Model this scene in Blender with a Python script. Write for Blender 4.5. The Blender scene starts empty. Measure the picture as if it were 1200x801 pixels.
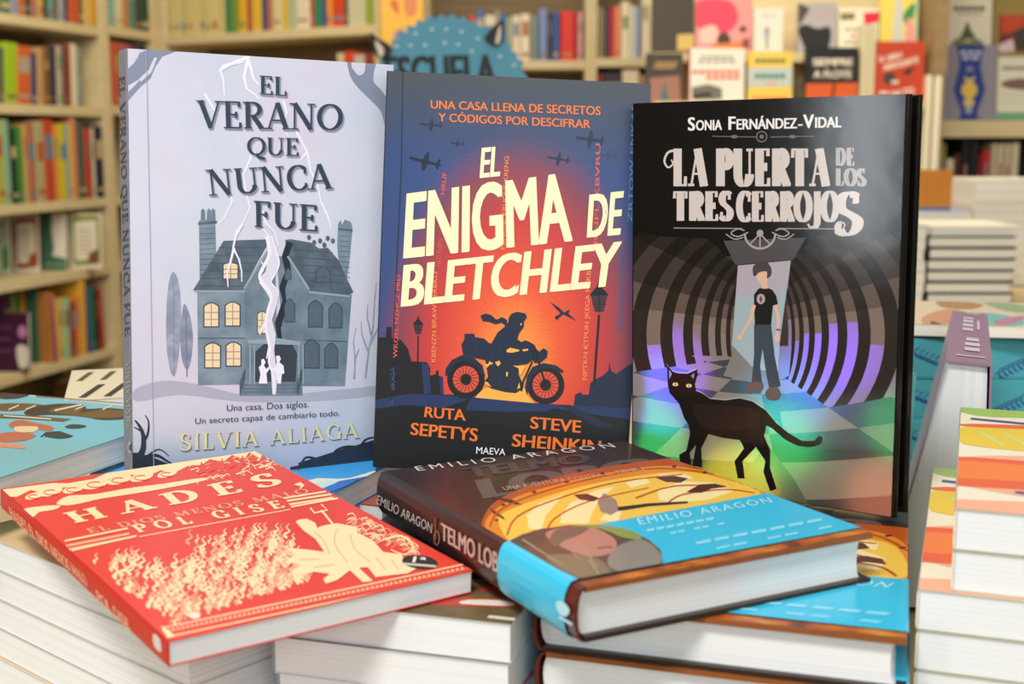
import bpy, bmesh, math, random
from mathutils import Vector, Matrix
from mathutils.geometry import tessellate_polygon

SC = bpy.context.scene
COL = SC.collection

# ------------------------------------------------------------------ camera
F = 1500.0                                   # focal length in pixels of the 1200 px wide frame
CAM = Vector((0.0, 0.0, 1.187))
PITCH = math.atan((400.5 - 165.0) / F)
FW = Vector((0, math.cos(PITCH), -math.sin(PITCH)))
UP = Vector((0, math.sin(PITCH), math.cos(PITCH)))
RT = Vector((1, 0, 0))
cd = bpy.data.cameras.new('camera')
cd.sensor_fit = 'HORIZONTAL'; cd.sensor_width = 36.0; cd.lens = 36.0 * F / 1200.0
cd.clip_start = 0.02; cd.clip_end = 60
cd.dof.use_dof = True; cd.dof.focus_distance = 0.735; cd.dof.aperture_fstop = 9.8
cam = bpy.data.objects.new('camera', cd); COL.objects.link(cam)
cam.matrix_world = Matrix(((1, 0, 0, CAM.x), (0, UP.y, -FW.y, CAM.y), (0, UP.z, -FW.z, CAM.z), (0, 0, 0, 1)))
SC.camera = cam
SC.view_settings.view_transform = 'Standard'; SC.view_settings.look = 'None'
SC.view_settings.gamma = 1.0; SC.view_settings.use_curve_mapping = False
SC.view_settings.exposure = 0.0
SC.cycles.max_bounces = 6; SC.cycles.diffuse_bounces = 3; SC.cycles.glossy_bounces = 3
SC.cycles.sample_clamp_indirect = 4.0; SC.cycles.use_denoising = True

# ------------------------------------------------------------------ world and lamps
W = bpy.data.worlds.new('shop_air'); SC.world = W; W.use_nodes = True
bg = W.node_tree.nodes['Background']; bg.inputs[0].default_value = (1.0, 0.955, 0.88, 1); bg.inputs[1].default_value = 0.33
def area(name, loc, target, sx, sy, power, col):
    l = bpy.data.lights.new(name, 'AREA'); l.shape = 'RECTANGLE'; l.size = sx; l.size_y = sy; l.energy = power; l.color = col
    o = bpy.data.objects.new(name, l); COL.objects.link(o); o.location = loc
    o.rotation_euler = (Vector(target) - Vector(loc)).to_track_quat('-Z', 'Y').to_euler()
    return o
area('ceiling_lamp_near', (-0.45, -0.40, 2.55), (0.0, 0.65, 1.0), 0.60, 0.35, 33, (1.0, 0.985, 0.96))
area('ceiling_lamp_middle', (0.4, 2.6, 2.9), (0.4, 3.6, 0.9), 1.8, 0.6, 48, (1.0, 0.90, 0.72))
area('ceiling_lamp_left', (-0.9, 3.3, 2.9), (-1.7, 5.0, 1.0), 1.5, 0.6, 37, (1.0, 0.88, 0.68))
area('front_fill_light', (0.5, -2.2, 2.0), (0.0, 0.7, 1.0), 1.8, 1.2, 36, (0.88, 0.94, 1.0))  # added cool fill behind the camera, brightens covers and page edges facing it
area('highlight_strip', (-1.73, -0.63, 1.27), (0.178, 0.642, 1.15), 0.12, 0.62, 4.5, (0.86, 0.93, 1.0))  # added strip, placed only to mirror as a highlight on the black book
LAMP_A = Vector((-2.0, 0.2, 1.9)); LAMP_B = Vector((-1.8, 0.6, 2.3))
def spot(name, loc, power, col, r=0.085):
    l = bpy.data.lights.new(name, 'POINT'); l.energy = power; l.color = col; l.shadow_soft_size = r
    o = bpy.data.objects.new(name, l); COL.objects.link(o); o.location = loc; return o
spot('foil_streak_lamp', LAMP_A, 7.5, (1.0, 0.97, 0.92)); spot('foil_streak_lamp', LAMP_B, 5.5, (1.0, 0.97, 0.92))  # two added lamps, placed to raise the rainbow streaks on the foil cover

# ------------------------------------------------------------------ helpers
def lin(h):
    h = h.lstrip('#'); r = []
    for i in (0, 2, 4):
        c = int(h[i:i + 2], 16) / 255.0
        r.append(c / 12.92 if c <= 0.04045 else ((c + 0.055) / 1.055) ** 2.4)
    return (r[0], r[1], r[2], 1.0)
_M = {}
def M(hexc, rough=0.55, spec=0.35, name=None):
    k = (hexc, rough, spec)
    if k not in _M:
        m = bpy.data.materials.new(name or 'colour_' + hexc.lstrip('#')); m.use_nodes = True
        b = m.node_tree.nodes['Principled BSDF']
        b.inputs['Base Color'].default_value = lin(hexc); b.inputs['Roughness'].default_value = rough
        b.inputs['Specular IOR Level'].default_value = spec
        _M[k] = m
    return _M[k]
def nodes(name, rough=0.5, spec=0.35):
    m = bpy.data.materials.new(name); m.use_nodes = True; nt = m.node_tree
    b = nt.nodes['Principled BSDF']; b.inputs['Roughness'].default_value = rough; b.inputs['Specular IOR Level'].default_value = spec
    return m, nt, b
def N(nt, t, **kw):
    n = nt.nodes.new(t)
    for k, v in kw.items(): setattr(n, k, v)
    return n
def ramp(nt, stops, interp='LINEAR'):
    r = N(nt, 'ShaderNodeValToRGB'); cr = r.color_ramp; cr.interpolation = interp
    while len(cr.elements) < len(stops): cr.elements.new(0.5)
    for e, (p, h) in zip(cr.elements, stops): e.position = p; e.color = lin(h)
    return r
def math_n(nt, op, a, b=None, c=None):
    n = N(nt, 'ShaderNodeMath', operation=op)
    for i, v in enumerate((a, b, c)):
        if v is None: continue
        if isinstance(v, (int, float)): n.inputs[i].default_value = v
        else: nt.links.new(v, n.inputs[i])
    return n.outputs[0]
def paper_mat(name, a, b, scale=(2, 2, 1400)):
    m, nt, bs = nodes(name, 0.8, 0.1)
    tc = N(nt, 'ShaderNodeTexCoord'); mp = N(nt, 'ShaderNodeMapping'); mp.inputs['Scale'].default_value = scale
    no = N(nt, 'ShaderNodeTexNoise'); no.inputs['Scale'].default_value = 1.0; no.inputs['Detail'].default_value = 2
    r = ramp(nt, [(0.3, a), (0.7, b)])
    nt.links.new(tc.outputs['Object'], mp.inputs[0]); nt.links.new(mp.outputs[0], no.inputs['Vector'])
    nt.links.new(no.outputs['Fac'], r.inputs[0]); nt.links.new(r.outputs[0], bs.inputs['Base Color'])
    return m
def wood_mat(name, a, b):
    m, nt, bs = nodes(name, 0.55, 0.25)
    tc = N(nt, 'ShaderNodeTexCoord'); mp = N(nt, 'ShaderNodeMapping'); mp.inputs['Scale'].default_value = (3, 3, 22)
    no = N(nt, 'ShaderNodeTexNoise'); no.inputs['Scale'].default_value = 2.0; no.inputs['Detail'].default_value = 4
    r = ramp(nt, [(0.3, a), (0.75, b)])
    nt.links.new(tc.outputs['Object'], mp.inputs[0]); nt.links.new(mp.outputs[0], no.inputs['Vector'])
    nt.links.new(no.outputs['Fac'], r.inputs[0]); nt.links.new(r.outputs[0], bs.inputs['Base Color'])
    return m
PAPER = paper_mat('page_paper', '#d9d9d6', '#ececea')
PAPER_W = paper_mat('page_paper_warm', '#e2dccb', '#f2eee0')
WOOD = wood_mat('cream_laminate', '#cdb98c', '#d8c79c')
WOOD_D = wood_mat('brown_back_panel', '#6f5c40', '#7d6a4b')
WOOD_T = wood_mat('table_wood', '#b9a27a', '#c9b48c')

class MB:
    def __init__(s): s.v = []; s.f = []; s.m = []; s.mats = []
    def mi(s, mat):
        if mat not in s.mats: s.mats.append(mat)
        return s.mats.index(mat)
    def face(s, pts, mat):
        i = len(s.v); s.v += [tuple(p) for p in pts]; s.f.append(tuple(range(i, i + len(pts)))); s.m.append(s.mi(mat))
    def hexa(s, p, mat, top=None, front=None):     # p: 8 points, 0-3 bottom ring ccw seen from above, 4-7 top ring
        i = len(s.v); s.v += [tuple(q) for q in p]; k = s.mi(mat)
        for j, q in enumerate(((3, 2, 1, 0), (4, 5, 6, 7), (0, 1, 5, 4), (1, 2, 6, 5), (2, 3, 7, 6), (3, 0, 4, 7))):
            s.f.append(tuple(i + a for a in q))
            s.m.append(s.mi(top) if (j == 1 and top) else s.mi(front) if (j == 2 and front) else k)
    def box(s, x0, x1, y0, y1, z0, z1, mat, top=None, front=None):
        s.hexa([(x0, y0, z0), (x1, y0, z0), (x1, y1, z0), (x0, y1, z0), (x0, y0, z1), (x1, y0, z1), (x1, y1, z1), (x0, y1, z1)], mat, top, front)
    def extrude(s, prof, mat, a, b, axis='y', caps=True):   # prof: 2D (x,z) closed ccw; extruded along y from a to b
        n = len(prof); i = len(s.v)
        for t in (a, b): s.v += [(p[0], t, p[1]) if axis == 'y' else (p[0], p[1], t) for p in prof]
        k = s.mi(mat)
        for j in range(n):
            q = (j + 1) % n; s.f.append((i + j, i + q, i + n + q, i + n + j)); s.m.append(k)
        if caps: s.f.append(tuple(i + j for j in reversed(range(n)))); s.m.append(k); s.f.append(tuple(i + n + j for j in range(n))); s.m.append(k)
    def build(s, name, parent=None, smooth=False, bevel=0.0):
        me = bpy.data.meshes.new(name); me.from_pydata(s.v, [], s.f)
        for m in s.mats: me.materials.append(m)
        me.polygons.foreach_set('material_index', s.m)
        if smooth: me.polygons.foreach_set('use_smooth', [True] * len(s.f))
        me.update()
        bm = bmesh.new(); bm.from_mesh(me); bmesh.ops.recalc_face_normals(bm, faces=[f for f in bm.faces if len(f.edges) and not all(e.is_boundary for e in f.edges)]); bm.to_mesh(me); bm.free()
        o = bpy.data.objects.new(name, me); COL.objects.link(o)
        if parent: o.parent = parent
        if bevel:
            b = o.modifiers.new('soft_edges', 'BEVEL'); b.width = bevel; b.segments = 2; b.limit_method = 'ANGLE'
        return o
def empty(name, mat4=None):
    o = bpy.data.objects.new(name, None); COL.objects.link(o); o.empty_display_size = 0.02
    if mat4 is not None: o.matrix_world = mat4
    return o
def tag(o, label, cat, group=None, kind=None):
    if kind: o['kind'] = kind
    if label: o['label'] = label
    if cat: o['category'] = cat
    if group: o['group'] = group
    return o
def copy_tree(o, mat4=None, parent=None):
    c = o.copy(); COL.objects.link(c)
    if parent: c.parent = parent
    if mat4 is not None: c.matrix_world = mat4
    for ch in list(o.children):
        if ch != c: copy_tree(ch, None, c)
    return c
def ray(px, py): return FW + RT * ((px - 600.0) / F) - UP * ((py - 400.5) / F)
def at_z(px, py, z):
    d = ray(px, py); return CAM + d * ((z - CAM.z) / d.z)
def at_y(px, py, y):
    d = ray(px, py); return CAM + d * ((y - CAM.y) / d.y)
def frame(o, x, y):
    x = Vector(x).normalized(); y = Vector(y); y = (y - x * y.dot(x)).normalized(); z = x.cross(y)
    return Matrix(((x.x, y.x, z.x, o[0]), (x.y, y.y, z.y, o[1]), (x.z, y.z, z.z, o[2]), (0, 0, 0, 1)))
def flat_frame(o, ang):      # lying book: x along ang (degrees, world), z up
    a = math.radians(ang); return frame(o, (math.cos(a), math.sin(a), 0), (-math.sin(a), math.cos(a), 0))

# ---- letters: a broad-nib serif alphabet drawn as strokes, and the built-in sans as triangles
def _arc(cx, cy, rx, ry, a0, a1, n=14):
    return [(cx + rx * math.cos(math.radians(a0 + (a1 - a0) * i / n)), cy + ry * math.sin(math.radians(a0 + (a1 - a0) * i / n))) for i in range(n + 1)]
# glyph: (width, [(kind, points)], [serif (x, y)], [vertical ticks (x, y0, y1)])   kind k thick, t thin, n nib
GL = {
 'A': (.82, [('t', [(.10, 0), (.40, 1)]), ('k', [(.41, 1), (.72, 0)]), ('t', [(.19, .33), (.60, .33)])], [(.10, 0), (.72, 0)], []),
 'C': (.74, [('n', _arc(.44, .5, .34, .48, 48, 312, 22))], [], [(.68, .66, .92), (.68, .08, .28)]),
 'D': (.86, [('k', [(.18, 0), (.18, 1)]), ('t', [(.1, .975), (.36, .975)]), ('t', [(.1, .025), (.36, .025)]), ('n', _arc(.34, .5, .40, .48, 90, -90, 18))], [(.15, 0), (.15, 1)], []),
 'E': (.66, [('k', [(.18, 0), (.18, 1)]), ('t', [(.1, .975), (.58, .975)]), ('t', [(.18, .51), (.46, .51)]), ('t', [(.1, .025), (.60, .025)])], [(.16, 0), (.16, 1)], [(.57, .80, 1), (.46, .40, .62), (.60, 0, .22)]),
 'F': (.62, [('k', [(.18, 0), (.18, 1)]), ('t', [(.1, .975), (.56, .975)]), ('t', [(.18, .50), (.44, .50)])], [(.18, 0), (.16, 1)], [(.55, .78, 1), (.44, .39, .61)]),
 'G': (.82, [('n', _arc(.44, .5, .34, .48, 48, 320, 22)), ('k', [(.70, .02), (.70, .42)])], [(.70, .42)], [(.68, .66, .92)]),
 'H': (.90, [('k', [(.18, 0), (.18, 1)]), ('k', [(.72, 0), (.72, 1)]), ('t', [(.18, .52), (.72, .52)])], [(.18, 0), (.18, 1), (.72, 0), (.72, 1)], []),
 'I': (.36, [('k', [(.18, 0), (.18, 1)])], [(.18, 0), (.18, 1)], []),
 'J': (.46, [('k', [(.28, .02), (.28, 1)]), ('n', _arc(.12, .02, .16, .20, 0, -130, 8))], [(.28, 1)], []),
 'L': (.62, [('k', [(.18, 0), (.18, 1)]), ('t', [(.1, .025), (.56, .025)])], [(.18, 1), (.16, 0)], [(.56, 0, .26)]),
 'M': (1.06, [('t', [(.15, 0), (.20, 1)]), ('k', [(.20, 1), (.53, .05)]), ('t', [(.53, .05), (.86, 1)]), ('k', [(.86, 1), (.91, 0)])], [(.15, 0), (.91, 0), (.16, 1), (.90, 1)], []),
 'N': (.92, [('t', [(.16, 0), (.16, 1)]), ('k', [(.16, 1), (.74, 0)]), ('t', [(.74, 0), (.74, 1)])], [(.16, 0), (.12, 1), (.74, 1)], []),
 'O': (.88, [('n', _arc(.44, .5, .37, .48, 0, 360, 30))], [], []),
 'P': (.68, [('k', [(.18, 0), (.18, 1)]), ('t', [(.1, .975), (.36, .975)]), ('t', [(.18, .46), (.36, .46)]), ('n', _arc(.35, .72, .26, .255, 90, -90, 14))], [(.18, 0), (.15, 1)], []),
 'Q': (.88, [('n', _arc(.44, .5, .37, .48, 0, 360, 30)), ('k', [(.42, .06), (.60, -.16), (.86, -.22)])], [], []),
 'R': (.76, [('k', [(.18, 0), (.18, 1)]), ('t', [(.1, .975), (.36, .975)]), ('t', [(.18, .48), (.36, .48)]), ('n', _arc(.34, .73, .25, .245, 90, -90, 14)), ('k', [(.36, .48), (.66, .02)])], [(.18, 0), (.15, 1), (.68, 0)], []),
 'S': (.62, [('n', _arc(.32, .74, .21, .24, 38, 200, 12) + [(.17, .58), (.30, .51), (.44, .42)] + _arc(.30, .26, .24, .24, 22, -152, 12))], [], [(.50, .72, .94), (.08, .06, .30)]),
 'T': (.74, [('k', [(.37, 0), (.37, 1)]), ('t', [(.06, .975), (.68, .975)])], [(.37, 0)], [(.06, .76, 1), (.68, .76, 1)]),
 'U': (.88, [('k', [(.18, 1), (.18, .32)]), ('n', _arc(.45, .32, .27, .30, 180, 360, 14)), ('t', [(.72, .32), (.72, 1)])], [(.18, 1), (.72, 1)], []),
 'V': (.84, [('k', [(.11, 1), (.43, 0)]), ('t', [(.43, 0), (.74, 1)])], [(.11, 1), (.74, 1)], []),
 ' ': (.34, [], [], []),
}
def _strip(pts, wf):
    out = []; n = len(pts); L = []; R = []
    for i in range(n):
        a = pts[max(i - 1, 0)]; b = pts[min(i + 1, n - 1)]
        dx, dy = b[0] - a[0], b[1] - a[1]; d = math.hypot(dx, dy) or 1e-9
        w = wf(dx / d, dy / d, i / (n - 1)) / 2
        L.append((pts[i][0] - dy / d * w, pts[i][1] + dx / d * w)); R.append((pts[i][0] + dy / d * w, pts[i][1] - dx / d * w))
    for i in range(n - 1): out.append([R[i], R[i + 1], L[i + 1], L[i]])
    return out
def serif_text(s, xs=1.0, thick=.15, thin=.05, sw=.13, track=.03, sh=.045):
    """polygons of a line of serif capitals, cap height 1; xs narrows the letters"""
    polys = []; x = 0.0
    for ch in s:
        w, st, se, ti = GL[ch]; g = []
        for kind, pts in st:
            p = [(a * xs, b) for a, b in pts]
            if kind == 'k': g += _strip(p, lambda dx, dy, t: thick)
            elif kind == 't': g += _strip(p, lambda dx, dy, t: thin)
            else: g += _strip(p, lambda dx, dy, t: thin + (thick - thin) * abs(dy) ** 1.3)
        for sx_, sy_ in se:
            y0, y1 = (0, sh) if sy_ < .3 else (sy_ - sh, sy_)
            c = sx_ * xs; h = sw if xs > .8 else sw * .8
            g.append([(c - h, y0), (c + h, y0), (c + h, y1), (c - h, y1)])
        for tx, y0, y1 in ti:
            c = tx * xs; h = thin * .7; g.append([(c - h * 1.3, y0), (c + h, y0), (c + h, y1), (c - h, y1)])
        polys += [[(a + x, b) for a, b in q] for q in g]
        x += w * xs + track
    return polys, (0.02, x - track - .02)
_TX = {}
def sans_text(s, bold=0.0, track=1.0):
    k = (s, bold, track)
    if k in _TX: return _TX[k]
    def tris(body):
        c = bpy.data.curves.new('lettering', 'FONT'); c.body = body; c.space_character = track; c.resolution_u = 4; c.dimensions = '2D'; c.fill_mode = 'FRONT'
        o = bpy.data.objects.new('lettering', c); COL.objects.link(o)
        dg = bpy.context.evaluated_depsgraph_get(); me = bpy.data.meshes.new_from_object(o.evaluated_get(dg))
        r = [[tuple(me.vertices[v].co[:2]) for v in p.vertices] for p in me.polygons]
        bpy.data.objects.remove(o); bpy.data.curves.remove(c); bpy.data.meshes.remove(me); return r
    cap = max(p[1] for q in tris('H') for p in q)
    ps = [[(a, b / cap) for a, b in q] for q in tris(s)]
    if bold: ps = [[(a + sx * bold * 1.1, b * (1 - .0 * abs(sx)) + sy * bold * .5) for a, b in q] for sx, sy in ((-1, .6), (0, -1), (1, .6), (-1, -.8), (1, -.8)) for q in ps]
    xs = [p[0] for q in ps for p in q]
    _TX[k] = (ps, (min(xs), max(xs))); return _TX[k]

def smooth_poly(pts, n=5, closed=True):
    m = len(pts); out = []
    rng = range(m) if closed else range(m - 1)
    for i in rng:
        p0 = pts[(i - 1) % m] if closed or i > 0 else pts[0]; p1 = pts[i]; p2 = pts[(i + 1) % m]; p3 = pts[(i + 2) % m] if closed or i + 2 < m else pts[-1]
        for k in range(n):
            t = k / n; t2 = t * t; t3 = t2 * t
            out.append(tuple(.5 * (2 * p1[a] + (p2[a] - p0[a]) * t + (2 * p0[a] - 5 * p1[a] + 4 * p2[a] - p3[a]) * t2 + (3 * p1[a] - p0[a] - 3 * p2[a] + p3[a]) * t3) for a in (0, 1)))
    if not closed: out.append(tuple(pts[-1]))
    return out
def _clip(poly, r):
    x0, x1, y0, y1 = r
    for ax, lim, sg in ((0, x0, 1), (0, x1, -1), (1, y0, 1), (1, y1, -1)):
        out = []; n = len(poly)
        for i in range(n):
            a, b = poly[i], poly[(i + 1) % n]; da = (a[ax] - lim) * sg; db = (b[ax] - lim) * sg
            if da >= 0: out.append(a)
            if (da >= 0) != (db >= 0):
                t = da / (da - db); out.append((a[0] + (b[0] - a[0]) * t, a[1] + (b[1] - a[1]) * t))
        poly = out
        if len(poly) < 3: return []
    return poly
class Print:
    """ink printed on a flat face: plane O + a*U + b*V of a thing's own frame, clipped to rect"""
    STEP = 4e-5
    def __init__(s, mb, mat4, rect, O=(0, 0, 0), U=(1, 0, 0), V=(0, 1, 0), src='px', base=6e-5):
        s.mb = mb; s.rect = rect; s.O = Vector(O); s.U = Vector(U); s.V = Vector(V); s.Nn = s.U.cross(s.V)
        s.src = src; s.base = base
        if mat4 is not None:
            s.inv = mat4.inverted(); s.c = s.inv @ CAM
    def conv(s, p):
        if s.src == 'ab': return (p[0], p[1])
        if s.src == 'uv': r = s.rect; return (r[0] + (r[1] - r[0]) * p[0], r[3] - (r[3] - r[2]) * p[1])
        d = s.inv.to_3x3() @ ray(*p); t = (s.O - s.c).dot(s.Nn) / d.dot(s.Nn); q = s.c + d * t - s.O
        return (q.dot(s.U), q.dot(s.V))
    def _emit(s, ab, mat, lev):
        q = _clip(ab, s.rect)
        if len(q) < 3: return
        ar = sum(q[i][0] * q[(i + 1) % len(q)][1] - q[(i + 1) % len(q)][0] * q[i][1] for i in range(len(q)))
        if abs(ar) < 1e-11: return
        if ar < 0: q = q[::-1]
        s.k = (getattr(s, 'k', 0) + 1) % 97; z = s.base + lev * s.STEP + s.k * 2.4e-7
        s.mb.face([s.O + s.U * a + s.V * b + s.Nn * z for a, b in q], mat)
    def poly(s, pts, mat, lev=1, smooth=0):
        if smooth: pts = smooth_poly(pts, smooth)
        ab = [s.conv(p) for p in pts]
        if len(ab) <= 4 and not smooth: tr = [ab] if len(ab) == 3 else [[ab[0], ab[1], ab[2]], [ab[0], ab[2], ab[3]]]
        else: tr = [[ab[i] for i in t] for t in tessellate_polygon([[Vector((a, b, 0)) for a, b in ab]])]
        for t in tr: s._emit(t, mat, lev)
    def line(s, pts, w, mat, lev=2, w1=None, smooth=0):
        if smooth: pts = smooth_poly(pts, smooth, False)
        w1 = w if w1 is None else w1
        for q in _strip(pts, lambda dx, dy, t: w + (w1 - w) * t): s._emit([s.conv(p) for p in q], mat, lev)
    def disc(s, cx, cy, rx, ry, mat, lev=2, n=24, rot=0.0):
        c, sn = math.cos(rot), math.sin(rot)
        pts = [(cx + rx * math.cos(t) * c - ry * math.sin(t) * sn, cy + rx * math.cos(t) * sn + ry * math.sin(t) * c) for t in (2 * math.pi * i / n for i in range(n))]
        s._emit([s.conv(p) for p in pts], mat, lev)
    def ring(s, cx, cy, rx, ry, w, mat, lev=2, a0=0, a1=360, n=32):
        for i in range(n):
            t0, t1 = (math.radians(a0 + (a1 - a0) * k / n) for k in (i, i + 1)); q = []
            for t, k in ((t0, .5), (t1, .5), (t1, -.5), (t0, -.5)): q.append((cx + (rx + w * k) * math.cos(t), cy + (ry + w * k) * math.sin(t)))
            s._emit([s.conv(p) for p in q], mat, lev)
    def text(s, st, quad, mat, lev=5, bold=0.0, serif=None, dxy=(0, 0), track=1.0):
        """quad: TL TR BR BL of the cap-height box"""
        ps, (x0, x1) = serif_text(st, **serif) if serif is not None else sans_text(st, bold, track)
        tl, tr, br, bl = quad
        for q in ps:
            o = []
            for a, b in q:
                u = (a - x0) / (x1 - x0); v = b
                o.append((bl[0] * (1 - u) * (1 - v) + br[0] * u * (1 - v) + tr[0] * u * v + tl[0] * (1 - u) * v + dxy[0],
                          bl[1] * (1 - u) * (1 - v) + br[1] * u * (1 - v) + tr[1] * u * v + tl[1] * (1 - u) * v + dxy[1]))
            s._emit([s.conv(p) for p in o], mat, lev)
def q4(x0, y0, x1, y1, s=0.0):       # upright text box, s: drop of the right end
    return [(x0, y0), (x1, y0 + s), (x1, y1 + s), (x0, y1)]

# ------------------------------------------------------------------ book builders (own frame: x across the cover, y up the page, z out of the front cover)
def paperback(mat4, w, h, t, cov, spine=None, back=None, paper=None, name='paperback_book', edge=None):
    e = empty(name, mat4); spine = spine or cov; back = back or cov; paper = paper or PAPER
    k = .0005
    P = {'root': e, 'w': w, 'h': h, 't': t, 'm4': mat4}
    f = MB(); f.box(0, w, 0, h, -k, 0, edge or cov, top=cov); b = MB(); b.box(0, w, 0, h, -t, -t + k, edge or back)
    s = MB(); r = min(.0012, t * .2)
    s.extrude([(0, -t), (.0004, -t), (.0004, 0), (0, 0), (-k * .6, -r), (-k, -r * 2), (-k, -t + r * 2), (-k * .6, -t + r)], spine, 0, h)
    p = MB(); p.box(.0006, w - .0006, .0005, h - .0005, -t + k, -k, paper)
    P.update(front_cover=f, back_cover=b, spine=s, page_block=p); return P
def hardcover(mat4, w, h, t, cov, spine=None, back=None, paper=None, name='hardcover_book', round_=.005, over=.0035, bt=.0022):
    e = empty(name, mat4); spine = spine or cov; back = back or cov; paper = paper or PAPER
    P = {'root': e, 'w': w, 'h': h, 't': t, 'm4': mat4}
    f = MB(); f.box(.002, w, 0, h, -bt, 0, cov); b = MB(); b.box(.002, w, 0, h, -t, -t + bt, back)
    s = MB(); n = 8; o = []; i_ = []
    for j in range(n + 1):
        a = math.pi * j / n; zz = -t / 2 - math.cos(a) * t / 2; o.append((.002 - round_ * math.sin(a) ** .8, zz)); i_.append((.002 - (round_ - .0012) * math.sin(a) ** .8 + .0003, zz * .96 - t * .02))
    s.extrude(o + i_[::-1], spine, 0, h)
    p = MB(); pr = []
    for j in range(n + 1):
        a = math.pi * j / n; pr.append((.003 - (round_ - .0018) * math.sin(a), -t / 2 - math.cos(a) * (t / 2 - bt)))
    for j in range(n + 1):
        a = math.pi * (1 - j / n); pr.append((w - over - .0022 * math.sin(a), -t / 2 - math.cos(a) * (t / 2 - bt)))
    p.extrude(pr, paper, over, h - over)
    P.update(front_cover=f, back_cover=b, spine=s, page_block=p); return P
def finish(P, extra=()):
    P['parts'] = {}
    for k in ('front_cover', 'spine', 'back_cover', 'page_block') + tuple(extra):
        P['parts'][k] = P[k].build(k, P['root'], smooth=False)
    return P['root']
def printed(P, part='front_cover', rect=None, **kw):
    w, h = P['w'], P['h']
    return Print(P[part], P['m4'], rect or (0, w, 0, h), **kw)
def spine_print(P, part='spine', x=-.0006):     # a runs down the page, b towards the front cover
    return Print(P[part], P['m4'], (-P['h'], 0, -P['t'], 0), O=(x, 0, 0), U=(0, -1, 0), V=(0, 0, 1))

def cover_noise(name, stops_y, h, stops_n=None, nscale=18, mixf=.35, rough=.45, spec=.3, bend=.0):
    """printed cover ground: colour bands up the page, mottled with a second ramp"""
    m, nt, bs = nodes(name, rough, spec)
    tc = N(nt, 'ShaderNodeTexCoord'); sp = N(nt, 'ShaderNodeSeparateXYZ'); nt.links.new(tc.outputs['Object'], sp.inputs[0])
    y = math_n(nt, 'DIVIDE', sp.outputs['Y'], h)
    no = N(nt, 'ShaderNodeTexNoise'); no.inputs['Scale'].default_value = nscale; no.inputs['Detail'].default_value = 5; nt.links.new(tc.outputs['Object'], no.inputs['Vector'])
    y2 = math_n(nt, 'ADD', y, math_n(nt, 'MULTIPLY', math_n(nt, 'SUBTRACT', no.outputs['Fac'], .5), bend))
    r = ramp(nt, stops_y); nt.links.new(y2, r.inputs[0]); out = r.outputs[0]
    if stops_n:
        r2 = ramp(nt, stops_n); nt.links.new(no.outputs['Fac'], r2.inputs[0])
        mx = N(nt, 'ShaderNodeMix', data_type='RGBA'); mx.inputs[0].default_value = mixf
        nt.links.new(out, mx.inputs[6]); nt.links.new(r2.outputs[0], mx.inputs[7]); out = mx.outputs[2]
    nt.links.new(out, bs.inputs['Base Color']); return m

# ================================================================== 1  pale lilac novel with the split house
m4 = frame((-.2135, .69943, .9965), (.897, .4412, -.0314), (.0303, .0098, .9995))
A1 = cover_noise('misty_lilac_print', [(0, '#66748c'), (.05, '#8a97ad'), (.12, '#b2b9cb'), (.22, '#c2c7d8'), (.40, '#cbd2e2'), (.65, '#d3dae8'), (1, '#d2d0e2')], .2393,
                 [(.30, '#bccfdd'), (.5, '#d2d8e8'), (.68, '#dccde0')], 16, .45, .38, .35, .06)
B = paperback(m4, .1523, .2395, .026, A1, M('#86838c', .5), M('#a9adbd', .5), name='lilac_paperback_novel')
p = printed(B)
sl = M('#8790a6', .42); dk = M('#27303f', .42); wh = M('#eff0fb', .4); ghost = M('#d3d6e6', .42)
p.poly([(190, 50), (212, 53), (207, 60), (190, 66), (182, 78), (176, 92), (164, 102), (150, 118), (146, 112), (160, 98), (167, 90), (150, 100), (146, 84), (157, 74), (164, 62)], sl, 1)
p.poly([(160, 70), (168, 52), (164, 51), (156, 68)], A1, 2)
p.poly([(165, 96), (178, 84), (184, 68), (181, 67), (174, 82), (163, 92)], A1, 2)
p.poly([(406, 66), (412, 67), (412, 78), (420, 88), (427, 84), (430, 68), (441, 69), (438, 84), (438, 96), (447, 106), (456, 120), (462, 140), (460, 155), (452, 150), (446, 130), (433, 116), (419, 102), (410, 88)], sl, 1, 4)
for pts in ([(292, 61), (284, 72), (262, 77), (258, 82), (262, 94), (263, 112)], [(292, 61), (289, 76), (286, 90), (289, 104), (300, 112), (304, 116)], [(290, 70), (294, 80), (297, 92), (304, 100)]): p.line(pts, 4.5, wh, 2, 1.6)
p.line([(258, 82), (270, 75), (288, 68)], 3.4, wh, 3, 4.4)
for pts in ([(332, 118), (336, 132), (331, 148), (338, 160)], [(345, 150), (360, 178), (364, 200), (372, 216), (376, 236), (386, 260)], [(376, 236), (384, 252), (388, 268)], [(295, 182), (285, 205), (288, 225), (293, 243), (284, 262), (276, 272)], [(268, 218), (272, 236), (262, 256), (254, 264)], [(360, 178), (350, 190)], [(240, 110), (252, 130), (250, 150)]): p.line(pts, 2.8, wh, 2, 1.2)
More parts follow.
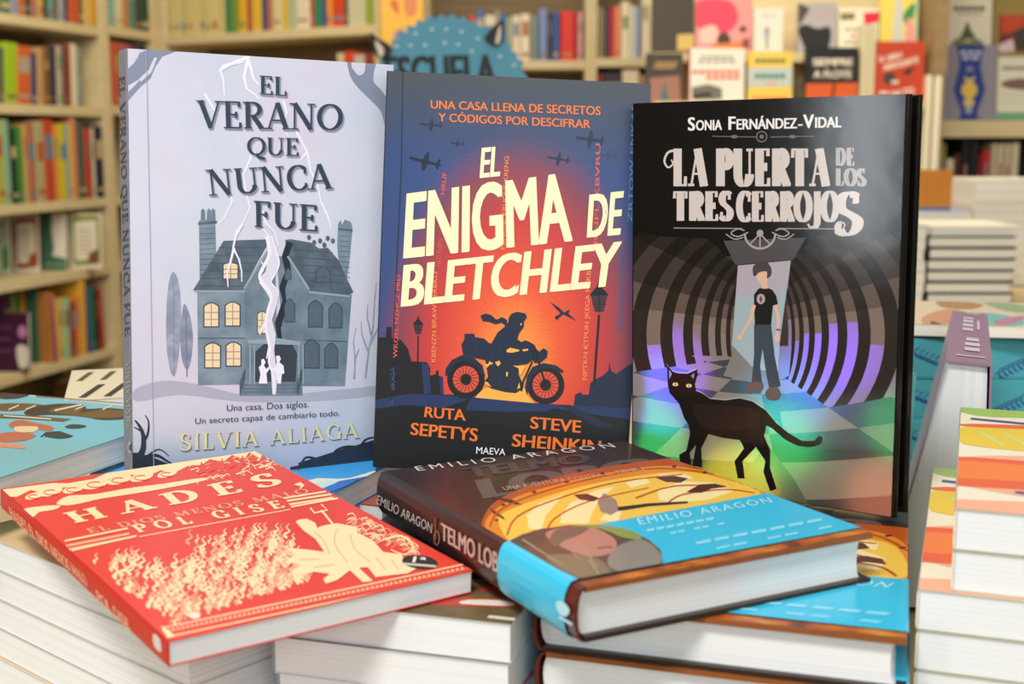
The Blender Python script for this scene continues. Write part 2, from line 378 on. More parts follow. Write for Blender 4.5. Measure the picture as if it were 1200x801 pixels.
# the house
def wash(name, a, b, c, sc_=70): return cover_noise(name, [(0, b), (1, b)], 1.0, [(.34, a), (.5, b), (.66, c)], sc_, .8, .45)
hs = wash('wall_wash', '#6a808f', '#7b909f', '#8ca0ad'); hs2 = wash('wing_wash', '#5f7584', '#6f8594', '#7f95a2'); hr = wash('roof_wash', '#465866', '#566877', '#647684', 110); hr2 = M('#43535f', .45); hl = M('#94a7b3', .45); lit = M('#ecd9b4', .45); win = M('#566877', .45); lite = M('#8996a6', .45)
p.poly([(233, 258), (252, 257), (254, 320), (234, 335)], hs, 2); p.line([(232, 262), (254, 260)], 3, hr, 3)
for x in (238, 245, 250): p.poly([(x - 3, 259), (x - 2.5, 247), (x - 1, 244), (x + 2, 246), (x + 2.5, 258)], hs2, 3)
for y in range(268, 325, 6): p.line([(234, y), (252, y - 1)], .7, hr, 3)
p.poly([(231, 336), (286, 336), (288, 450), (232, 451)], hs, 2)
p.poly([(226, 340), (262, 282), (318, 280), (310, 292), (286, 336), (286, 341)], hr, 3)
for k in range(6): p.line([(256 - 5 * k, 290 + 9 * k), (309 - 4.2 * k, 290 + 9 * k)], .8, hr2, 4)
p.poly([(286, 338), (312, 296), (322, 300), (326, 452), (288, 450)], hs2, 3)
p.line([(286, 338), (313, 294)], 2.6, hl, 4); p.line([(228, 341), (287, 341)], 2.4, hl, 4); p.line([(233, 396), (287, 396)], 1.4, hr, 4)
p.poly([(395, 288), (396, 262), (399, 258), (401, 263), (404, 257), (411, 260), (413, 266), (410, 300), (406, 330), (398, 320)], hs, 2); p.line([(396, 268), (413, 270)], 2.6, hr, 3)
for y in range(276, 325, 6): p.line([(397, y), (410, y + 1)], .7, hr, 3)
p.poly([(324, 300), (336, 300), (362, 338), (412, 345), (404, 452), (330, 452), (322, 420), (330, 380)], hs2, 2)
p.poly([(334, 281), (340, 280), (364, 284), (374, 291), (384, 290), (396, 304), (414, 342), (408, 346), (362, 340), (336, 300)], hr, 3, )
for k in range(5): p.line([(343 + 5 * k, 292 + 9 * k), (390 + 4.6 * k, 296 + 9 * k)], .8, hr2, 4)
p.poly([(336, 282), (330, 300), (334, 318), (327, 336), (331, 352), (322, 378), (326, 402), (323, 430), (327, 430), (331, 404), (329, 384), (336, 360), (334, 338), (341, 316), (338, 300), (343, 285)], M('#262f3c', .45), 4)
p.line([(337, 300), (362, 339)], 2.6, hl, 5); p.line([(362, 342), (410, 347)], 2.4, hl, 4); p.line([(356, 398), (406, 400)], 1.4, hr, 4)
def window(x, y, w, h, mat, arch=0):
    pts = [(x, y + h), (x, y + arch), (x + w * .25, y + arch * .3), (x + w * .5, y), (x + w * .75, y + arch * .3), (x + w, y + arch), (x + w, y + h)]
    p.poly([(a + (a - x - w / 2) * .18, b + (b - y - h / 2) * .10) for a, b in pts], hr2, 5); p.poly(pts, mat, 6)
    p.line([(x + w / 2, y), (x + w / 2, y + h)], 1, hr if mat is win else M('#9c907c', .45), 7)
    for q in (.4, .7): p.line([(x, y + h * q), (x + w, y + h * q)], 1, hr if mat is win else M('#9c907c', .45), 7)
for x, y, w, h in ((239.5, 355, 16, 27), (264.5, 354, 16, 27), (240.5, 402, 17, 28), (265.5, 401, 16, 27)): window(x, y, w, h, lit, 4)
window(262, 308, 16, 18, lit, 2); window(302, 365, 10, 25, lit, 3)
for x, y, w, h in ((362, 352, 15, 30), (386, 355, 14, 28), (357, 398, 16, 32), (381, 402, 14, 28), (334, 350, 11, 26), (371, 312, 15, 18), (334, 314, 7, 13)): window(x, y, w, h, win, 7)
p.poly([(290, 398), (326, 396), (352, 400), (352, 404), (290, 402)], hl, 6); p.poly([(298, 452), (299, 412), (310, 402), (342, 402), (348, 414), (346, 452)], M('#39434f', .45), 5)
for x in (293, 298, 350, 355): p.line([(x, 404), (x, 450)], 1.6, hl, 6)
p.poly([(281, 452), (290, 447), (346, 447), (354, 452), (354, 463), (281, 463)], hs2, 6)
for y in (451, 455, 459): p.line([(284, y), (352, y)], 1, hr, 7)
for x0 in (281, 348):
    p.line([(x0, 462), (x0 + 6, 434)], 1.2, hr2, 8)
    for k in range(5): p.line([(x0 + 1.4 * k, 462 - 4 * k), (x0 + 1.4 * k, 446 - 4 * k)], .8, hr2, 8)
# people in white on the steps, and the great bolt
p.poly([(306, 421), (309, 420), (311, 424), (309, 428), (312, 432), (316, 428), (317, 430), (312, 437), (313, 449), (303, 449), (305, 438), (303, 430), (306, 427)], wh, 9)
p.poly([(323, 417), (327, 416), (329, 420), (327, 424), (332, 428), (333, 437), (330, 438), (329, 449), (325, 449), (324, 438), (317, 431), (323, 430), (324, 424)], wh, 9)
p.poly([(311, 278), (318, 276), (322, 292), (327, 306), (324, 320), (318, 330), (326, 340), (323, 356), (318, 372), (323, 392), (321, 410), (325, 440), (323, 462), (319, 462), (317, 430), (315, 405), (311, 384), (314, 362), (316, 350), (309, 338), (303, 326), (311, 318), (314, 300)], M('#dcdeec', .42), 8)
for pts, w_ in (([(312, 276), (316, 292), (313, 304), (304, 322), (308, 332), (313, 338), (318, 348), (314, 362), (311, 380), (314, 398), (316, 410), (315, 424), (320, 440), (321, 460)], 4.2), ([(318, 276), (322, 290), (327, 306), (324, 318), (317, 330), (326, 342), (322, 360), (318, 374)], 1.8), ([(304, 322), (309, 314), (306, 306)], 2.2), ([(311, 338), (304, 330)], 3.4)): p.line(pts, w_, wh, 9, w_ * .55, smooth=3)
for pts in ([(306, 246), (312, 262), (322, 272), (326, 288)], [(303, 262), (316, 278)], [(284, 262), (276, 276), (273, 290), (280, 304), (283, 318), (283, 330)], [(274, 290), (270, 306), (266, 320), (267, 336)], [(309, 380), (304, 392)], [(316, 404), (312, 420)]): p.line(pts, 3.2, wh, 9, 1.2)
for x, y in ((362, 278), (368, 284), (375, 282), (384, 279), (380, 287), (390, 282)): p.disc(x, y, 2.6, 3.2, hr, 4, 7)
# trees
tr = wash('tree_wash', '#8390a5', '#929eb2', '#a5b0c2', 160); tr2 = wash('far_tree_wash', '#74829a', '#8490a6', '#98a4b8', 160)
p.poly([(203, 318), (209, 330), (212, 360), (211, 400), (206, 436), (200, 436), (195, 404), (195, 360), (198, 330)], tr, 1, 4); p.poly([(216, 356), (222, 368), (226, 395), (223, 425), (218, 432), (213, 420), (211, 392), (213, 368)], tr2, 2, 4)
p.line([(203, 330), (204, 440)], 1.4, tr2, 3); p.line([(218, 370), (219, 441)], 1.4, M('#6f7d95', .45), 3)
for pts in ([(428, 443), (432, 410), (437, 384), (439, 350), (441, 330)], [(433, 405), (441, 388), (447, 372)], [(435, 392), (430, 372), (431, 356)], [(432, 414), (424, 392), (423, 376)], [(415, 444), (416, 420), (414, 400), (417, 384)], [(416, 420), (421, 408)]): p.line(pts, 2.2, tr, 2, .8)
p.poly([(158, 456), (190, 446), (232, 450), (300, 464), (400, 456), (446, 452), (446, 462), (360, 470), (280, 470), (210, 462), (160, 470)], M('#a9b0c3', .45), 1, 3)
# titles
ser = dict(xs=1.0, thick=.165, thin=.06, sw=.14); tm = M('#364556', .4); sh = M('#8792a8', .45)
for st, q in (('EL', [(303.7, 88.5), (335.5, 90.5), (335.5, 112.5), (303.7, 110)]), ('VERANO', [(231.5, 117.5), (401, 122.5), (400, 152.5), (233, 149.5)]), ('QUE', [(290, 160.5), (349.5, 162), (349.5, 182.5), (290, 181)]), ('NUNCA', [(241.5, 199), (386, 191.5), (388, 220.5), (245, 229)]), ('FUE', [(297, 235), (372, 240.5), (371.5, 271), (297.5, 265.5)])):
    p.text(st, q, sh, 10, serif=ser, dxy=(1.4, 1.6)); p.text(st, q, tm, 11, serif=ser)
au = dict(xs=1.0, thick=.15, thin=.055, sw=.13, track=.1); gold = M('#d8d3a6', .35); gsh = M('#565f6b', .45)
for st, q in (('SILVIA', [(210.6, 508), (302, 504), (302, 521.8), (210.6, 528)]), ('ALIAGA', [(316, 503.5), (418.5, 495), (419.5, 512.2), (317, 520.6)])):
    p.text(st, q, gsh, 10, serif=au, dxy=(.9, 1.0)); p.text(st, q, gold, 11, serif=au)
tx = M('#2d3644', .45)
p.text('Una casa. Dos siglos.', [(265.6, 474), (361.7, 469.2), (361.7, 476.7), (265.6, 481.4)], tx, 10); p.text('Un secreto capaz de cambiarlo todo.', [(228.5, 489.5), (398, 480.3), (398, 486.6), (228.5, 496.4)], tx, 10)
# thorny roots
for pts, a, b in (([(150, 545), (166, 530), (168, 512), (164, 500), (158, 492)], 9, 1.5), ([(167, 520), (173, 508), (174, 494), (170, 486)], 3.4, 1), ([(164, 504), (157, 500)], 2, 1), ([(160, 538), (182, 533), (196, 540), (205, 545)], 5, 1), ([(172, 534), (186, 526), (198, 534)], 2, 1), ([(350, 545), (372, 539), (400, 531), (440, 520), (452, 516)], 6, 12), ([(352, 544), (358, 536), (366, 536), (376, 540)], 2, 3), ([(388, 534), (396, 526), (410, 523), (424, 526)], 2, 4), ([(420, 526), (428, 515), (438, 512)], 3, 1.4), ([(405, 534), (432, 530), (450, 530)], 8, 14)): p.line(pts, a, dk, 4, b, smooth=4)
p.poly([(150, 546), (152, 530), (162, 530), (180, 536), (205, 546), (205, 566), (150, 566)], dk, 3); p.poly([(340, 547), (372, 540), (404, 534), (452, 524), (452, 560), (340, 566)], dk, 3)
p.line([(171, 54), (176, 300), (180, 548)], .8, M('#a7acbf', .45), 12)
# spine lettering
s = spine_print(B)
st_ = M('#50525c', .45)
s.text('EL VERANO QUE NUNCA FUE', [(146, 88), (152.5, 392), (146.5, 394), (139.5, 90)], st_, 2, serif=dict(xs=1., thick=.17, thin=.07))
s.text('SILVIA ALIAGA', [(149, 500), (147.4, 424), (153.4, 422), (155, 498)], M('#b9b592', .45), 2, serif=dict(xs=1., thick=.17, thin=.07))
s.disc(152.6, 524, 2.8, 7, M('#b7b7b9', .45), 2); s.disc(152.6, 524, 1.6, 4, M('#5a5a60', .45), 3)
tag(finish(B), 'pale lilac standing paperback with a lightning-split house on its cover', 'book')

# ================================================================== 2  blue and red novel with the motorcyclist
m4 = frame((-.08177, .73315, .9975), (.99877, -.01007, -.04851), (.04877, .027, .99845))
def moto_ground():
    m, nt, bs = nodes('sunset_blue_print', .36, .4)
    tc = N(nt, 'ShaderNodeTexCoord'); sp = N(nt, 'ShaderNodeSeparateXYZ'); nt.links.new(tc.outputs['Object'], sp.inputs[0])
    no = N(nt, 'ShaderNodeTexNoise'); no.inputs['Scale'].default_value = 900; no.inputs['Detail'].default_value = 1; nt.links.new(tc.outputs['Object'], no.inputs['Vector'])
    dx = math_n(nt, 'DIVIDE', math_n(nt, 'SUBTRACT', sp.outputs['X'], .079), .072)
    dyr = math_n(nt, 'SUBTRACT', sp.outputs['Y'], .062)
    dy = math_n(nt, 'ADD', math_n(nt, 'DIVIDE', math_n(nt, 'MAXIMUM', dyr, 0.0), .125), math_n(nt, 'DIVIDE', math_n(nt, 'MAXIMUM', math_n(nt, 'MULTIPLY', dyr, -1.0), 0.0), .07))
    d = math_n(nt, 'SQRT', math_n(nt, 'ADD', math_n(nt, 'POWER', math_n(nt, 'ABSOLUTE', dx), 2.0), math_n(nt, 'POWER', dy, 2.0)))
    d2 = math_n(nt, 'ADD', d, math_n(nt, 'MULTIPLY', math_n(nt, 'SUBTRACT', no.outputs['Fac'], .5), .22))
    d3 = math_n(nt, 'MULTIPLY', d2, .5)
    r = ramp(nt, [(.07, '#f0953f'), (.19, '#e25a36'), (.34, '#c43c38'), (.46, '#84404e'), (.55, '#34497a'), (.72, '#274477'), (1, '#2f4466')])
    nt.links.new(d3, r.inputs[0])
    yt = N(nt, 'ShaderNodeMapRange'); yt.inputs[1].default_value = .178; yt.inputs[2].default_value = .226; nt.links.new(sp.outputs['Y'], yt.inputs[0])
    mx = N(nt, 'ShaderNodeMix', data_type='RGBA'); mx.inputs[7].default_value = lin('#3d4349')
    nt.links.new(yt.outputs[0], mx.inputs[0]); nt.links.new(r.outputs[0], mx.inputs[6]); nt.links.new(mx.outputs[2], bs.inputs['Base Color'])
    return m
B = paperback(m4, .1494, .229, .017, moto_ground(), M('#26282c', .4), M('#2a3448', .4), PAPER_W, name='blue_paperback_novel')
p = printed(B)
ink = M('#1e1f21', .4); navy = M('#27375e', .4); navy2 = M('#202b40', .4); org = M('#e9772f', .4); cream = M('#f6e8bb', .4); amb = M('#f0b04c', .4)
plane = [(-1, -.1), (-.2, -.12), (-.05, -.75), (.08, -.78), (.14, -.12), (.6, -.04), (.72, -.42), (.82, -.42), (.82, -.02), (1, .05), (.8, .14), (.82, .42), (.72, .42), (.58, .14), (.14, .18), (.02, .8), (-.12, .78), (-.22, .16), (-.95, .1)]
for x, y, sc_, ro, c in ((506, 146, 14, .05, '#22303f'), (536, 168, 9, .1, '#25344a'), (499, 189, 20, .22, '#1a2532'), (655, 186, 14, .15, '#263446'), (692, 163, 18, .12, '#243142'), (713, 182, 12, .1, '#33445a')):
    cs, sn = math.cos(ro), math.sin(ro); p.poly([(x + sc_ * (a * cs - .72 * b * sn), y + sc_ * (a * sn + .72 * b * cs)) for a, b in plane], M(c, .4), 1)
p.text('UNA CASA LLENA DE SECRETOS', [(504.7, 117.5), (703.8, 124.8), (703.8, 134.8), (504.7, 126.8)], org, 3, .018)
p.text('Y CÓDIGOS POR DESCIFRAR', [(513.8, 132.6), (691.8, 140.5), (691.8, 150), (513.8, 142)], org, 3, .018)
for st, q in (('EL', [(564.5, 173.5), (588, 171.5), (586, 205.6), (562, 208)]), ('ENIGMA', [(476.5, 227.5), (666, 203), (671, 281), (472.5, 301.5)]), ('DE', [(690.5, 228.5), (731.5, 224), (727, 274), (687.5, 277.5)]), ('BLETCHLEY', [(473, 311), (729, 283), (722, 333.5), (469.5, 358.5)])):
    p.text(st, q, cream, 6, .036)
cm = M('#e88a50', .4); cb = M('#435a86', .4); cr_ = M('#d8584a', .4)
def vert_code(st, x, y0, y1, w, mat, lean=0):
    p.text(st, [(x - w / 2, y1), (x - w / 2 + lean, y0), (x + w / 2 + lean, y0), (x + w / 2, y1)], mat, 2, .012)
vert_code('KBENZN BRAWT ERBKO', 508, 318, 424, 5, cm, 2); vert_code('NRUF', 519, 202, 228, 5, cr_, 2); vert_code('NKO BLEPG', 514, 280, 312, 5, cr_, 2); vert_code('PUNUNE KRUQNE KRENG', 589, 183, 292, 5, cm, 5)
vert_code('WKOEL NZHCZ PRD', 463, 322, 419, 5, cr_, 4); vert_code('BKAGA', 460, 430, 456, 5, cb, 0); vert_code('PTNOR', 458.5, 468, 496, 5, cb, 0); vert_code('BNZA', 457.5, 507, 528, 5, cb, 0)
vert_code('NPTKN KTPUN JKEGA NEKBE', 685, 312, 445, 5, cm, 5); vert_code('TRNFL KBVRU', 698, 168, 300, 5, cr_, 3); vert_code('BNLBE ENOLZ KTNWR', 726, 290, 388, 5, cb, 4); vert_code('ZRTOW ENKAL', 738, 120, 260, 5, M('#5f82b4', .4), 5)
p.poly([(436, 470), (443, 395), (452, 395), (453, 383), (459, 383), (459, 396), (470, 398), (478, 408), (482, 423), (500, 424), (504, 430), (504, 440), (511, 438), (511, 434), (514, 434), (514, 440), (518, 441), (518, 462), (540, 462), (540, 475)], ink, 2)
p.poly([(494, 424), (503, 428), (505, 460), (497, 462)], navy, 3); p.poly([(515, 440), (519, 441), (520, 462), (516, 462)], navy, 3)
p.poly([(672, 478), (674, 462), (681, 459), (682, 462), (690, 462), (692, 448), (698, 444), (706, 440), (713, 434), (714, 424), (716, 434), (722, 438), (736, 428), (745, 424), (745, 484), (672, 482)], navy2, 2)
p.poly([(430, 470), (480, 461), (545, 464), (600, 470), (690, 476), (745, 478), (745, 600), (430, 600)], navy, 2)
p.poly([(430, 480), (474, 474), (520, 478), (552, 466), (545, 480), (585, 482), (640, 482), (648, 478), (700, 486), (745, 492), (745, 600), (430, 600)], ink, 3)
p.poly([(655, 474), (668, 474), (720, 500), (700, 500)], navy2, 4)
for x, y0, y1, k in ((490, 371, 460, 1.0), (702, 330, 452, 1.75)):
    b = 696 if k > 1 else 489
    p.line([(x, y0 + 22 * k), (b, y1)], 1.6 * k, ink, 4); p.poly([(x - 5.5 * k, y0 + 9 * k), (x + 5.5 * k, y0 + 9 * k), (x + 3 * k, y0 + 20 * k), (x - 3 * k, y0 + 20 * k)], M('#3d3138', .4), 4)
    p.poly([(x - 6.5 * k, y0 + 9 * k), (x - 1.5 * k, y0 + 3 * k), (x, y0 - 2 * k), (x + 1.5 * k, y0 + 3 * k), (x + 6.5 * k, y0 + 9 * k)], ink, 5); p.line([(x - 4.5 * k, y0 + 15 * k), (x + 4.5 * k, y0 + 15 * k)], .8, ink, 5); p.line([(x, y0 + 8 * k), (x, y0 + 20 * k)], .7 * k, ink, 5)
p.poly([(645, 354), (655, 360), (661, 366), (668, 362), (666, 367), (676, 376), (664, 370), (660, 368), (652, 375), (650, 371), (657, 367), (652, 362)], navy2, 4)
z = lambda pts: [(x / 6.16 + 520, y / 6.16 + 350) for x, y in pts]
body = navy2
p.poly(z([(240, 690), (300, 640), (520, 660), (590, 640), (600, 690), (655, 752), (230, 712)]), amb, 3)
for cx, cy in ((160, 580), (735, 620)):
    X, Y = cx / 6.16 + 520, cy / 6.16 + 350
    p.disc(X, Y, 22, 22.5, ink, 5, 36); p.disc(X, Y, 15.2, 15.6, M('#d9543e', .4), 6, 30); p.disc(X, Y, 6.4, 6.6, ink, 8, 20)
    for k in range(18): a = k * math.pi / 9; p.line([(X + 5 * math.cos(a), Y + 5 * math.sin(a)), (X + 15 * math.cos(a + .25), Y + 15 * math.sin(a + .25))], .7, ink, 7)
p.poly(z([(470, 135), (490, 105), (530, 92), (590, 105), (600, 130), (578, 165), (578, 200), (545, 245), (530, 290), (560, 310), (590, 298), (620, 310), (655, 330), (668, 360), (690, 380), (720, 355), (750, 375), (745, 420), (700, 458), (660, 462), (640, 440), (600, 470), (500, 480), (470, 500), (420, 470), (330, 445), (300, 440), (250, 430), (140, 405), (128, 330), (150, 290), (150, 252), (220, 250), (225, 275), (290, 285), (330, 320), (345, 320), (390, 240), (440, 200), (465, 170)]), body, 9)
p.poly(z([(265, 120), (300, 105), (340, 115), (380, 150), (420, 130), (455, 150), (460, 195), (440, 190), (420, 170), (375, 182), (330, 165), (280, 160)]), body, 9)
p.poly(z([(300, 440), (420, 470), (470, 440), (545, 470), (540, 545), (566, 600), (558, 655), (520, 678), (450, 672), (340, 645), (290, 600), (320, 560), (310, 500)]), M('#242c3a', .4), 9)
p.poly(z([(10, 550), (15, 500), (60, 440), (130, 405), (220, 425), (280, 480), (300, 560), (270, 540), (240, 480), (160, 445), (90, 460), (50, 510), (30, 555)]), navy2, 9)
p.poly(z([(600, 695), (585, 640), (600, 560), (640, 490), (720, 462), (810, 478), (868, 520), (850, 532), (790, 500), (715, 500), (650, 540), (622, 600)]), navy2, 9)
p.line(z([(655, 345), (690, 470), (735, 620)]), 2.4, ink, 10); p.line(z([(630, 330), (660, 460)]), 2, ink, 10); p.line(z([(560, 665), (575, 590), (640, 450)]), 2, ink, 10)
for q in ([(452, 368), (480, 352), (545, 366), (545, 376), (490, 388), (456, 384)], [(566, 364), (612, 358), (606, 372), (574, 378)], [(500, 480), (592, 484), (560, 545), (545, 540), (540, 500)], [(270, 440), (300, 470), (320, 470), (330, 450), (358, 466), (330, 476), (312, 496), (300, 480)], [(370, 455), (402, 445), (412, 466), (390, 486)], [(450, 525), (465, 530), (460, 562), (450, 555)], [(530, 650), (545, 600), (552, 640)], [(295, 595), (318, 600), (345, 636), (300, 615)], [(550, 178), (563, 174), (560, 194)]): p.poly(z(q), amb, 11)
for a, b in (((420, 230), (395, 300)), ((470, 240), (440, 330)), ((360, 330), (350, 430)), ((400, 340), (420, 430)), ((440, 480), (400, 620)), ((500, 520), (480, 640)), ((230, 290), (225, 380)), ((150, 300), (300, 310))): p.line(z([a, b]), .8, navy, 11)
for st, q in (('RUTA', [(498.5, 476.4), (545, 479.6), (545.8, 492.6), (497, 488)]), ('SEPETYS', [(482, 495), (560.5, 502), (559.5, 516.7), (480.6, 508.6)]), ('STEVE', [(622, 488), (681.5, 492.6), (680.5, 506.7), (621, 501.3)]), ('SHEINKIN', [(601, 508.2), (705, 516.4), (704, 530.5), (599.5, 522.3)])): p.text(st, q, org, 6, .022)
p.text('MAEVA', [(558.5, 523), (592.5, 525.6), (592, 533), (558, 531)], M('#f4f4f4', .4), 6, .0)
p.line([(472, 82), (470, 200), (454, 546)], .9, M('#232a38', .4), 12)
tag(finish(B), 'blue and red standing paperback with a motorcyclist riding past lamp posts', 'book')

# ================================================================== 3  black glossy hardback with the boy and the cat
m4 = frame((.06964, .71983, .9955), (.81081, -.58516, .0127), (-.0101, .0078, .9999))
W3, H3, T3 = .1548, .2121, .017
inv3 = m4.inverted(); cam3 = inv3 @ CAM
def on3(px, py):
    d = inv3.to_3x3() @ ray(px, py); t = -cam3.z / d.z; return m4 @ (cam3 + d * t)
FG = bpy.data.node_groups.new('holographic_foil', 'ShaderNodeTree')      # a foil with a fine grating: each colour leaves at its own tilt
FG.interface.new_socket('Shader', in_out='OUTPUT', socket_type='NodeSocketShader')
go = FG.nodes.new('NodeGroupOutput'); last = None
for L, px, py, hexc, wgt, ro in ((LAMP_A, 990, 415, '#7a30ff', 0.0272, 0.075), (LAMP_A, 958, 430, '#4a3cff', 0.0204, 0.075), (LAMP_A, 925, 468, '#38a8ff', 0.0218, 0.083), (LAMP_A, 912, 515, '#20e860', 0.0242, 0.083), (LAMP_A, 866, 566, '#f0e020', 0.0242, 0.068),
                                 (LAMP_A, 1060, 500, '#20e070', 0.0121, 0.060),
                                 (LAMP_B, 786, 428, '#8a3cff', 0.0302, 0.056), (LAMP_B, 773, 462, '#3a8cff', 0.0272, 0.056), (LAMP_B, 760, 512, '#20e060', 0.0302, 0.056), (LAMP_B, 1040, 590, '#ff8a60', 0.0182, 0.075)):
    Q = on3(px, py); h = ((CAM - Q).normalized() + (L - Q).normalized()).normalized()
    g = FG.nodes.new('ShaderNodeBsdfAnisotropic'); g.inputs['Roughness'].default_value = ro
    c = lin(hexc); g.inputs['Color'].default_value = (c[0] * wgt, c[1] * wgt, c[2] * wgt, 1)
    cx = FG.nodes.new('ShaderNodeCombineXYZ')
    for i in range(3): cx.inputs[i].default_value = h[i]
    FG.links.new(cx.outputs[0], g.inputs['Normal'])
    if last is None: last = g.outputs[0]
    else:
        a = FG.nodes.new('ShaderNodeAddShader'); FG.links.new(last, a.inputs[0]); FG.links.new(g.outputs[0], a.inputs[1]); last = a.outputs[0]
FG.links.new(last, go.inputs[0])
_FM = {}
def FM(hexc, foil=True):
    if (hexc, foil) in _FM: return _FM[(hexc, foil)]
    m, nt, bs = nodes('foil_print_' + hexc.lstrip('#') if foil else 'gloss_print_' + hexc.lstrip('#'), .13, .32)
    bs.inputs['Base Color'].default_value = lin(hexc)
    tc = N(nt, 'ShaderNodeTexCoord'); no = N(nt, 'ShaderNodeTexNoise'); no.inputs['Scale'].default_value = 16; no.inputs['Detail'].default_value = 3
    bp = N(nt, 'ShaderNodeBump'); bp.inputs['Strength'].default_value = .03; bp.inputs['Distance'].default_value = .01
    nt.links.new(tc.outputs['Object'], no.inputs['Vector']); nt.links.new(no.outputs['Fac'], bp.inputs['Height']); nt.links.new(bp.outputs[0], bs.inputs['Normal'])
    if foil:
        g = N(nt, 'ShaderNodeGroup'); g.node_tree = FG; a = N(nt, 'ShaderNodeAddShader')
        out = [n for n in nt.nodes if n.type == 'OUTPUT_MATERIAL'][0]
        nt.links.new(bs.outputs[0], a.inputs[0]); nt.links.new(g.outputs[0], a.inputs[1]); nt.links.new(a.outputs[0], out.inputs[0])
    _FM[(hexc, foil)] = m; return m
BLK = FM('#0e0c0b', False)
e = empty('hardcover_book', m4); B = {'root': e, 'w': W3, 'h': H3, 't': T3, 'm4': m4}
def rolled(x1, za, zb):      # a board whose fore-edge is wrapped by the rolled jacket
    r = (za - zb) / 2; n = 8
    return [(0, za), (0, zb)] + [(x1 - r + r * math.cos(t), (za + zb) / 2 + r * math.sin(t)) for t in (-math.pi / 2 + math.pi * k / n for k in range(n + 1))]
f = MB(); f.extrude(rolled(W3, 0, -.0045), BLK, 0, H3); b = MB(); b.extrude(rolled(W3 + .001, -T3 + .0042, -T3), BLK, 0, H3)
s_ = MB(); s_.extrude([(-.0004, 0), (-.0016, -.003), (-.002, -T3 / 2), (-.0016, -T3 + .003), (-.0004, -T3), (.0006, -T3), (.0006, 0)], BLK, 0, H3)
pb = MB(); pb.box(.0015, W3 - .007, .003, H3 - .003, -T3 + .0042, -.0045, PAPER_W)
B.update(front_cover=f, back_cover=b, spine=s_, page_block=pb)
p = printed(B, rect=(.0003, W3 - .0024, .0004, H3 - .0004))
S1 = ['#8a7468', '#7c675c', '#6c584e']; S0 = ['#2c2520', '#241d19']
# tunnel of stripes around the doorway
Cx, Cy = 896, 392
rx = 30.0; k = 0
p.poly([(742, 300), (1066, 300), (1066, 620), (740, 620)], FM('#3a3028', False), 1)
while rx < 210:
    w = rx * .125
    lit_ = k % 2 == 0
    for a0, a1 in ((112, 238), (-62, 72)):
        for i in range(22):
            t0, t1 = (a0 + (a1 - a0) * (i + q) / 22 for q in (0, 1)); tm_ = math.radians((t0 + t1) / 2)
            up = max(0.0, -math.sin(tm_))      # towards the top the painted stripes sink into black
            hx = ('#74625a', '#594b43', '#3b322d', '#26211d')[min(3, int(up * 4.6))] if lit_ else ('#2b241f', '#251f1a', '#1f1a16', '#191411')[min(3, int(up * 4.6))]
            q = []
            for t, d in ((t0, w / 2), (t1, w / 2), (t1, -w / 2), (t0, -w / 2)):
                t = math.radians(t); R_ = rx + d
                q.append((Cx + R_ * math.cos(t) * (1.0 if math.cos(t) > 0 else .98), Cy + (R_ * .55 + 62) * math.sin(t)))
            p.poly(q, FM(hx, lit_ and Cy + (rx * .55 + 62) * math.sin(tm_) > 372 + 34 * ((k * 7) % 5) / 5), 2)
    rx *= 1.132; k += 1
# chequered floor running out of the doorway
lt, dkk = FM('#746755'), FM('#2a241f'); lt2 = FM('#625748')
def fl(u, s): return (884 + u * 46 * s + 8 * s, 418 + 40 * s - 1.5 * abs(u) ** 1.8 * s ** .9 * 2.2)
ss = [.18, .42, .72, 1.1, 1.6, 2.25, 3.1, 4.2, 5.6]
for j in range(len(ss) - 1):
    for u in range(-7, 8):
        s0, s1 = ss[j], ss[j + 1]; ucl = 2.6 + 1.6 * (1 - j / 9)
        if abs(u + .5) > ucl + 1.2: continue
        mx_, my_ = fl(u + .5, (s0 + s1) / 2)
        if mx_ > 912 and my_ < 438 + (mx_ - 912) * .36: continue
        if mx_ < 860 and my_ < 414 + (860 - mx_) * .22: continue
        n = 3; top = [fl(u + i / n, s0) for i in range(n + 1)]; bot = [fl(u + i / n, s1) for i in range(n + 1)]
        p.poly(top + bot[::-1], (lt if u < 1 else lt2) if (u + j) % 2 == 0 else dkk, 3)
p.poly([(742, 120), (1070, 108), (1072, 252), (1030, 268), (960, 276), (840, 280), (770, 276), (741, 268)], FM('#0f0c0b', False), 4)
p.poly([(848, 282), (945, 278), (930, 304), (862, 310)], FM('#3c3129'), 4)
p.poly([(848, 440), (862, 405), (928, 405), (925, 440), (900, 452)], FM('#6d6456'), 4)
p.poly([(865, 311), (927, 305), (914, 400), (912, 436), (884, 432), (858, 404)], FM('#8f9b9d'), 5); p.poly([(865, 311), (927, 305), (923, 338), (892, 350), (863, 345)], FM('#9c9199'), 6)
